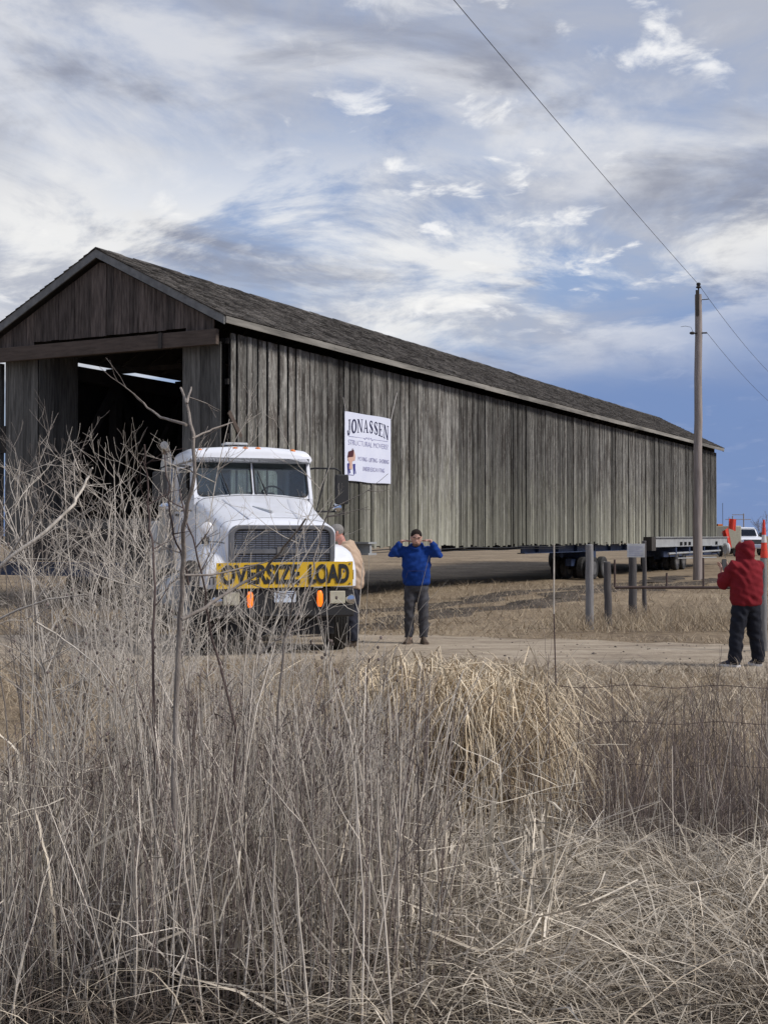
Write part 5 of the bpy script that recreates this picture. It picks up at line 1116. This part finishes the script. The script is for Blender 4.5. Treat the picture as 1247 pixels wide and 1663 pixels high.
def stalks(name, m, base, hlo, hhi, lean, r0, r1, nb, label, cat='weeds', bl_=(.10, .32), S=7, cap=True):
    n = len(base); h = U(hlo, hhi, n) * hfac(base); h = np.minimum(h, (1.7 - .085 * base[:, 1] - base[:, 2]) * U(.85, 1.12, n)) if cap else h; az = U(0, 6.28, n); P = stem_paths(base, h, np.abs(RNG.normal(0, lean, n)), az, RNG.normal(0, .07, n), np.zeros(n), S, .006)
    o = strands(name, P, taper(n, S, U(r0, r1, n), .45), 3, m); tag(o, label, cat, kind='stuff')
    if nb:
        i = RNG.integers(0, n, n * nb); f = U(.35, .98, n * nb) * (S - 1); j = np.minimum(f.astype(int), S - 2); w = (f - j)[:, None]; q = P[i, j] * (1 - w) + P[i, j + 1] * w
        L_ = U(*bl_, n * nb); az = U(0, 6.28, n * nb); PB = stem_paths(q, L_ * .8, U(.3, 1.1, n * nb), az, RNG.normal(0, .2, n * nb), np.zeros(n * nb), 4, .03)
        tag(strands(name + '_branches', PB, taper(n * nb, 4, U(r0 * .35, r1 * .45, n * nb), .5), 3, m), label + ', fine side branches', cat, kind='stuff')
def blades(name, m, base, hlo, hhi, lean, bend, droop, w0, w1, label, S=5, az=None, cat='grass', dmin=0.):
    n = len(base); h = U(hlo, hhi, n); az = U(0, 6.28, n) if az is None else az
    P = stem_paths(base, h, np.abs(RNG.normal(lean, lean * .4, n)), az, np.abs(RNG.normal(bend, bend * .5 + .01, n)), np.maximum(np.abs(RNG.normal(droop, droop * .3 + .01, n)), dmin), S, .01)
    g = gh(P[:, :, 0], P[:, :, 1]) + .008; P[:, :, 2] = np.maximum(P[:, :, 2], g + U(0, .05, n)[:, None])
    tag(strands(name, P, taper(n, S, U(w0, w1, n), .2), 2, m), label, cat, kind='stuff')
def kinked(name, m, base, hlo, hhi, r0, r1, label, sides=3):
    """stalks snapped part of the way up, the upper piece hanging to one side"""
    n = len(base); h = U(hlo, hhi, n); az = U(0, 6.28, n); tk = U(.35, .8, n); S = 7; P = np.zeros((n, S, 3)); up = np.stack([RNG.normal(0, .14, n), RNG.normal(0, .14, n), np.ones(n)], 1); ck = U(-.9, .5, n)
    side = np.stack([np.cos(az), np.sin(az), ck], 1); side /= np.linalg.norm(side, axis=1, keepdims=True); K = base + up * (h * tk)[:, None]
    for i in range(S):
        t = i / (S - 1)
        P[:, i] = base + up * (h * tk * min(t / .5, 1))[:, None] + side * (h * (1 - tk) * max(t - .5, 0) / .5)[:, None]
    P[:, :, 2] = np.maximum(P[:, :, 2], gh(P[:, :, 0], P[:, :, 1]) + .01); P[:, 1:] += RNG.normal(0, .005, P[:, 1:].shape)
    tag(strands(name, P, taper(n, S, U(r0, r1, n), .5), sides, m), label, 'weeds', kind='stuff')
def plumes(name, m, base, h, n_each, label):
    n = len(base); hh = U(h[0], h[1], n) * hfac(base); az = U(0, 6.28, n); P = stem_paths(base, hh, np.abs(RNG.normal(0, .15, n)), az, RNG.normal(0, .08, n), np.zeros(n), 7, .006)
    tag(strands(name, P, taper(n, 7, U(.0015, .0026, n), .5), 3, m), label, 'weeds', kind='stuff')
    i = np.repeat(np.arange(n), n_each); f = U(.80, 1, len(i)); k = f * 6; j = np.minimum(k.astype(int), 5); w = (k - j)[:, None]; q = P[i, j] * (1 - w) + P[i, j + 1] * w
    PB = stem_paths(q, U(.02, .055, len(i)), U(.3, 1.2, len(i)), U(0, 6.28, len(i)), U(0, .6, len(i)), U(0, .5, len(i)), 3, .02)
    tag(strands(name + '_heads', PB, taper(len(i), 3, U(.0015, .0038, len(i)), .4), 2, m), label + ', their feathery heads', 'weeds', kind='stuff')
stalks('dry_stalks', 'stalk', scatter(1450, 4.1, 8.4, -60, 680, .9), .50, 1.18, .17, .0024, .0052, 1, 'dense pale dry weed stalks filling the bank in front of the truck', bl_=(.08, .25))
stalks('leaning_stalks', 'stalk', scatter(760, 4.15, 8.2, -60, 680), .5, 1.2, .5, .0020, .0042, 1, 'pale dry stalks leaning across the others on the bank', bl_=(.08, .25))
stalks('dark_stalks', 'weed', scatter(1250, 4.15, 8.8, -60, 720), .5, 1.2, .22, .0018, .0036, 3, 'brown dry weed stems among the pale stalks', bl_=(.08, .25))
stalks('tall_stems', 'stalk', scatter(75, 5.4, 8.6, 40, 600), 1.35, 1.85, .14, .0020, .0036, 4, 'thin pale stems rising in front of the truck', bl_=(.08, .3), cap=False)
stalks('brown_weeds', 'weed', scatter(520, 6.6, 9.6, 830, 1330), .5, 1.2, .18, .0022, .0040, 6, 'sparse brown weeds standing along the wire fence')
stalks('pale_stems', 'stalk', scatter(150, 5.6, 9.0, 640, 1330), .4, .95, .25, .0020, .0040, 1, 'scattered pale dry stems around the grass mound')
kinked('snapped_stalks', 'leafblade', scatter(800, 4.5, 8.2, -60, 900), .5, 1.15, .0020, .0045, 'bleached weed stalks snapped over on the bank')
kinked('broken_leaves', 'leafblade', scatter(1500, 4.4, 8.4, -60, 900), .35, 1.0, .003, .0075, 'flat broken dead leaves hanging in the weeds', 2)
plumes('plumed_weeds', 'weed', scatter(260, 5.2, 8.6, -40, 640), (.8, 1.2), 14, 'brown weeds with feathery seed heads on the bank')
mb_ = scatter(420, 7.3, 8.4, 630, 840)
ng = 6000; azm = np.where(U(0, 1, ng) < .62, RNG.normal(-1.35, .9, ng), U(0, 6.28, ng))
blades('grass_mound', 'mound', clump(ng, mb_, 420, .09), 1.6, 2.75, .04, .13, .70, .0034, .0086, 'big tan clump of long dead grass drooping over the fence', 9, az=azm, dmin=.60)
blades('mound_litter', 'shade_litter', clump(2000, mb_, 420, .12), .4, 1.0, .1, .2, .4, .003, .007, 'rotting blades coloured dark for the shade inside the grass clump', 6)
blades('undergrowth', 'shade_litter', scatter(8000, 4.4, 8.8, -70, 900), .2, .55, .35, .45, .35, .0020, .0050, 'tangled undergrowth coloured dark for the shade between the weed stalks', 5)
blades('pale_undergrowth', 'stalk', scatter(3200, 4.3, 8.8, -70, 900), .2, .7, .35, .45, .35, .0022, .0050, 'pale tangled undergrowth between the weed stalks', 5)
blades('matted_straw', 'straw', keep(scatter(10500, 3.9, 6.4, -80, 1330), .88), .18, .55, .5, .7, .55, .0018, .0040, 'matted pale straw lying on the near bank', 5)
blades('straw_litter', 'shade_litter', keep(scatter(9000, 3.9, 6.8, -80, 1330), .0), .12, .45, .5, .7, .55, .002, .005, 'dark rotted straw on the near bank', 4)
tb = scatter(80, 4.2, 6.6, 560, 1330)
blades('straw_tufts', 'leafblade', keep(clump(4200, tb, 80, .06)), .28, .65, .3, .6, .5, .0020, .0044, 'arching tufts of straw on the near bank', 6)
blades('ditch_grass', 'straw', keep(scatter(13000, 8.0, 16.0, 560, 1340, .8)), .08, .28, .3, .4, .25, .0024, .005, 'short tan grass on the far side of the ditch', 4)
blades('ditch_litter', 'shade_litter', keep(scatter(5000, 6.6, 9.4, 860, 1340)), .08, .35, .4, .4, .3, .0024, .005, 'dark dead grass in the ditch by the wire fence', 4)
blades('verge_grass', 'field', scatter(8000, 8.5, 16.4, -80, 640, .8), .08, .28, .3, .4, .25, .0024, .005, 'short tan grass below the truck', 4)
blades('flat_blades', 'leafblade', keep(scatter(700, 4.0, 6.6, 480, 1330)), .25, .6, .6, .6, .5, .004, .008, 'broad bleached blades lying on the near bank', 5)
ne = 5200; ex = U(-7, 9, ne); ey = road_y(ex) + np.where(U(0, 1, ne) < .5, -2.55, 2.65) + RNG.normal(0, .22, ne)
blades('road_edge_grass', 'field', np.stack([ex, ey, gh(ex, ey) - .02], 1), .06, .24, .3, .4, .25, .003, .006, 'ragged tan grass along both road edges', 4)
fb = scatter(17000, 22.2, 46, -120, 1400, 1.4); blades('field_grass', 'field', fb, .08, .28, .3, .3, .2, .004, .010, 'cropped tan grass on the field around the bridge', 3)
fb = scatter(5000, 22.4, 27, 900, 1330); blades('gateway_weeds', 'field', fb, .12, .5, .25, .3, .25, .003, .006, 'rough dry weeds along the gate', 4)
stalks('gateway_stems', 'weed', scatter(500, 22.3, 26, 930, 1330), .3, .8, .12, .003, .005, 3, 'brown dry stems along the gate')
# single tall stalks that stand out above the rest
rnd = random.Random(77)
for i in range(26):
    px = rnd.uniform(20, 620); Y = rnd.uniform(5.2, 7.2); b = at(px, 1300, Y); z0 = float(gh(b.x, Y)); H = rnd.uniform(1.3, 1.8)
    t = empty('weed_stalk', (b.x, Y, z0), 0, 'single tall bleached weed stalk standing above the bank', 'weed', 'tall bleached stalks'); mb = MB(); pts = [Vector((0, 0, -.04))]; d = Vector((rnd.gauss(0, .1), rnd.gauss(0, .08), 1)).normalized()
    for j in range(8): d = (d + Vector((rnd.gauss(0, .04), rnd.gauss(0, .04), 0))).normalized(); pts.append(pts[-1] + d * H / 8)
    mb.tube(pts, [.0042 - .00030 * j for j in range(9)], 6); mb.build('stem', 'palebark', t, smooth=60); tw = MB(); hd = MB()
    for k in range(7):
        j = rnd.randint(4, 7); th = rnd.uniform(0, 6.28); q = pts[j]; e = q + Vector((math.cos(th) * .10, math.sin(th) * .10, rnd.uniform(.06, .18))); tw.tube([q, q.lerp(e, .5) + Vector((0, 0, -.01)), e], [.0018, .0015, .0012], 4); hd.ball(e, .006, .006, .008, 6, 4)
    tag(tw.build('side_twigs', 'palebark', t), kind='stuff'); tag(hd.build('seed_heads', 'weed', t), kind='stuff')
# fallen dark stick and leaning straws on the near bank
P = [at(765, 1610, 4.75), at(775, 1580, 4.75), at(795, 1558, 4.75), at(822, 1541, 4.75), at(832, 1537, 4.75)]; z0 = float(gh(P[0].x, P[0].y)); rt = Vector((P[0].x, P[0].y, z0))
t = empty('dead_stick', rt, 0, 'crooked dark dead stick poking out of the straw', 'stick'); Q_ = [p - rt for p in P]; Q_[0].z = min(Q_[0].z, -.02); MB().tube(Q_, [.008, .0095, .011, .009, .005], 8).build('stick', 'darkbark', t, smooth=60)
MB().tube([Q_[2], Q_[2] + Vector((.015, .02, -.06)), Q_[2] + Vector((.035, .03, -.13))], [.005, .004, .003], 6).build('twig', 'darkbark', t, smooth=60)
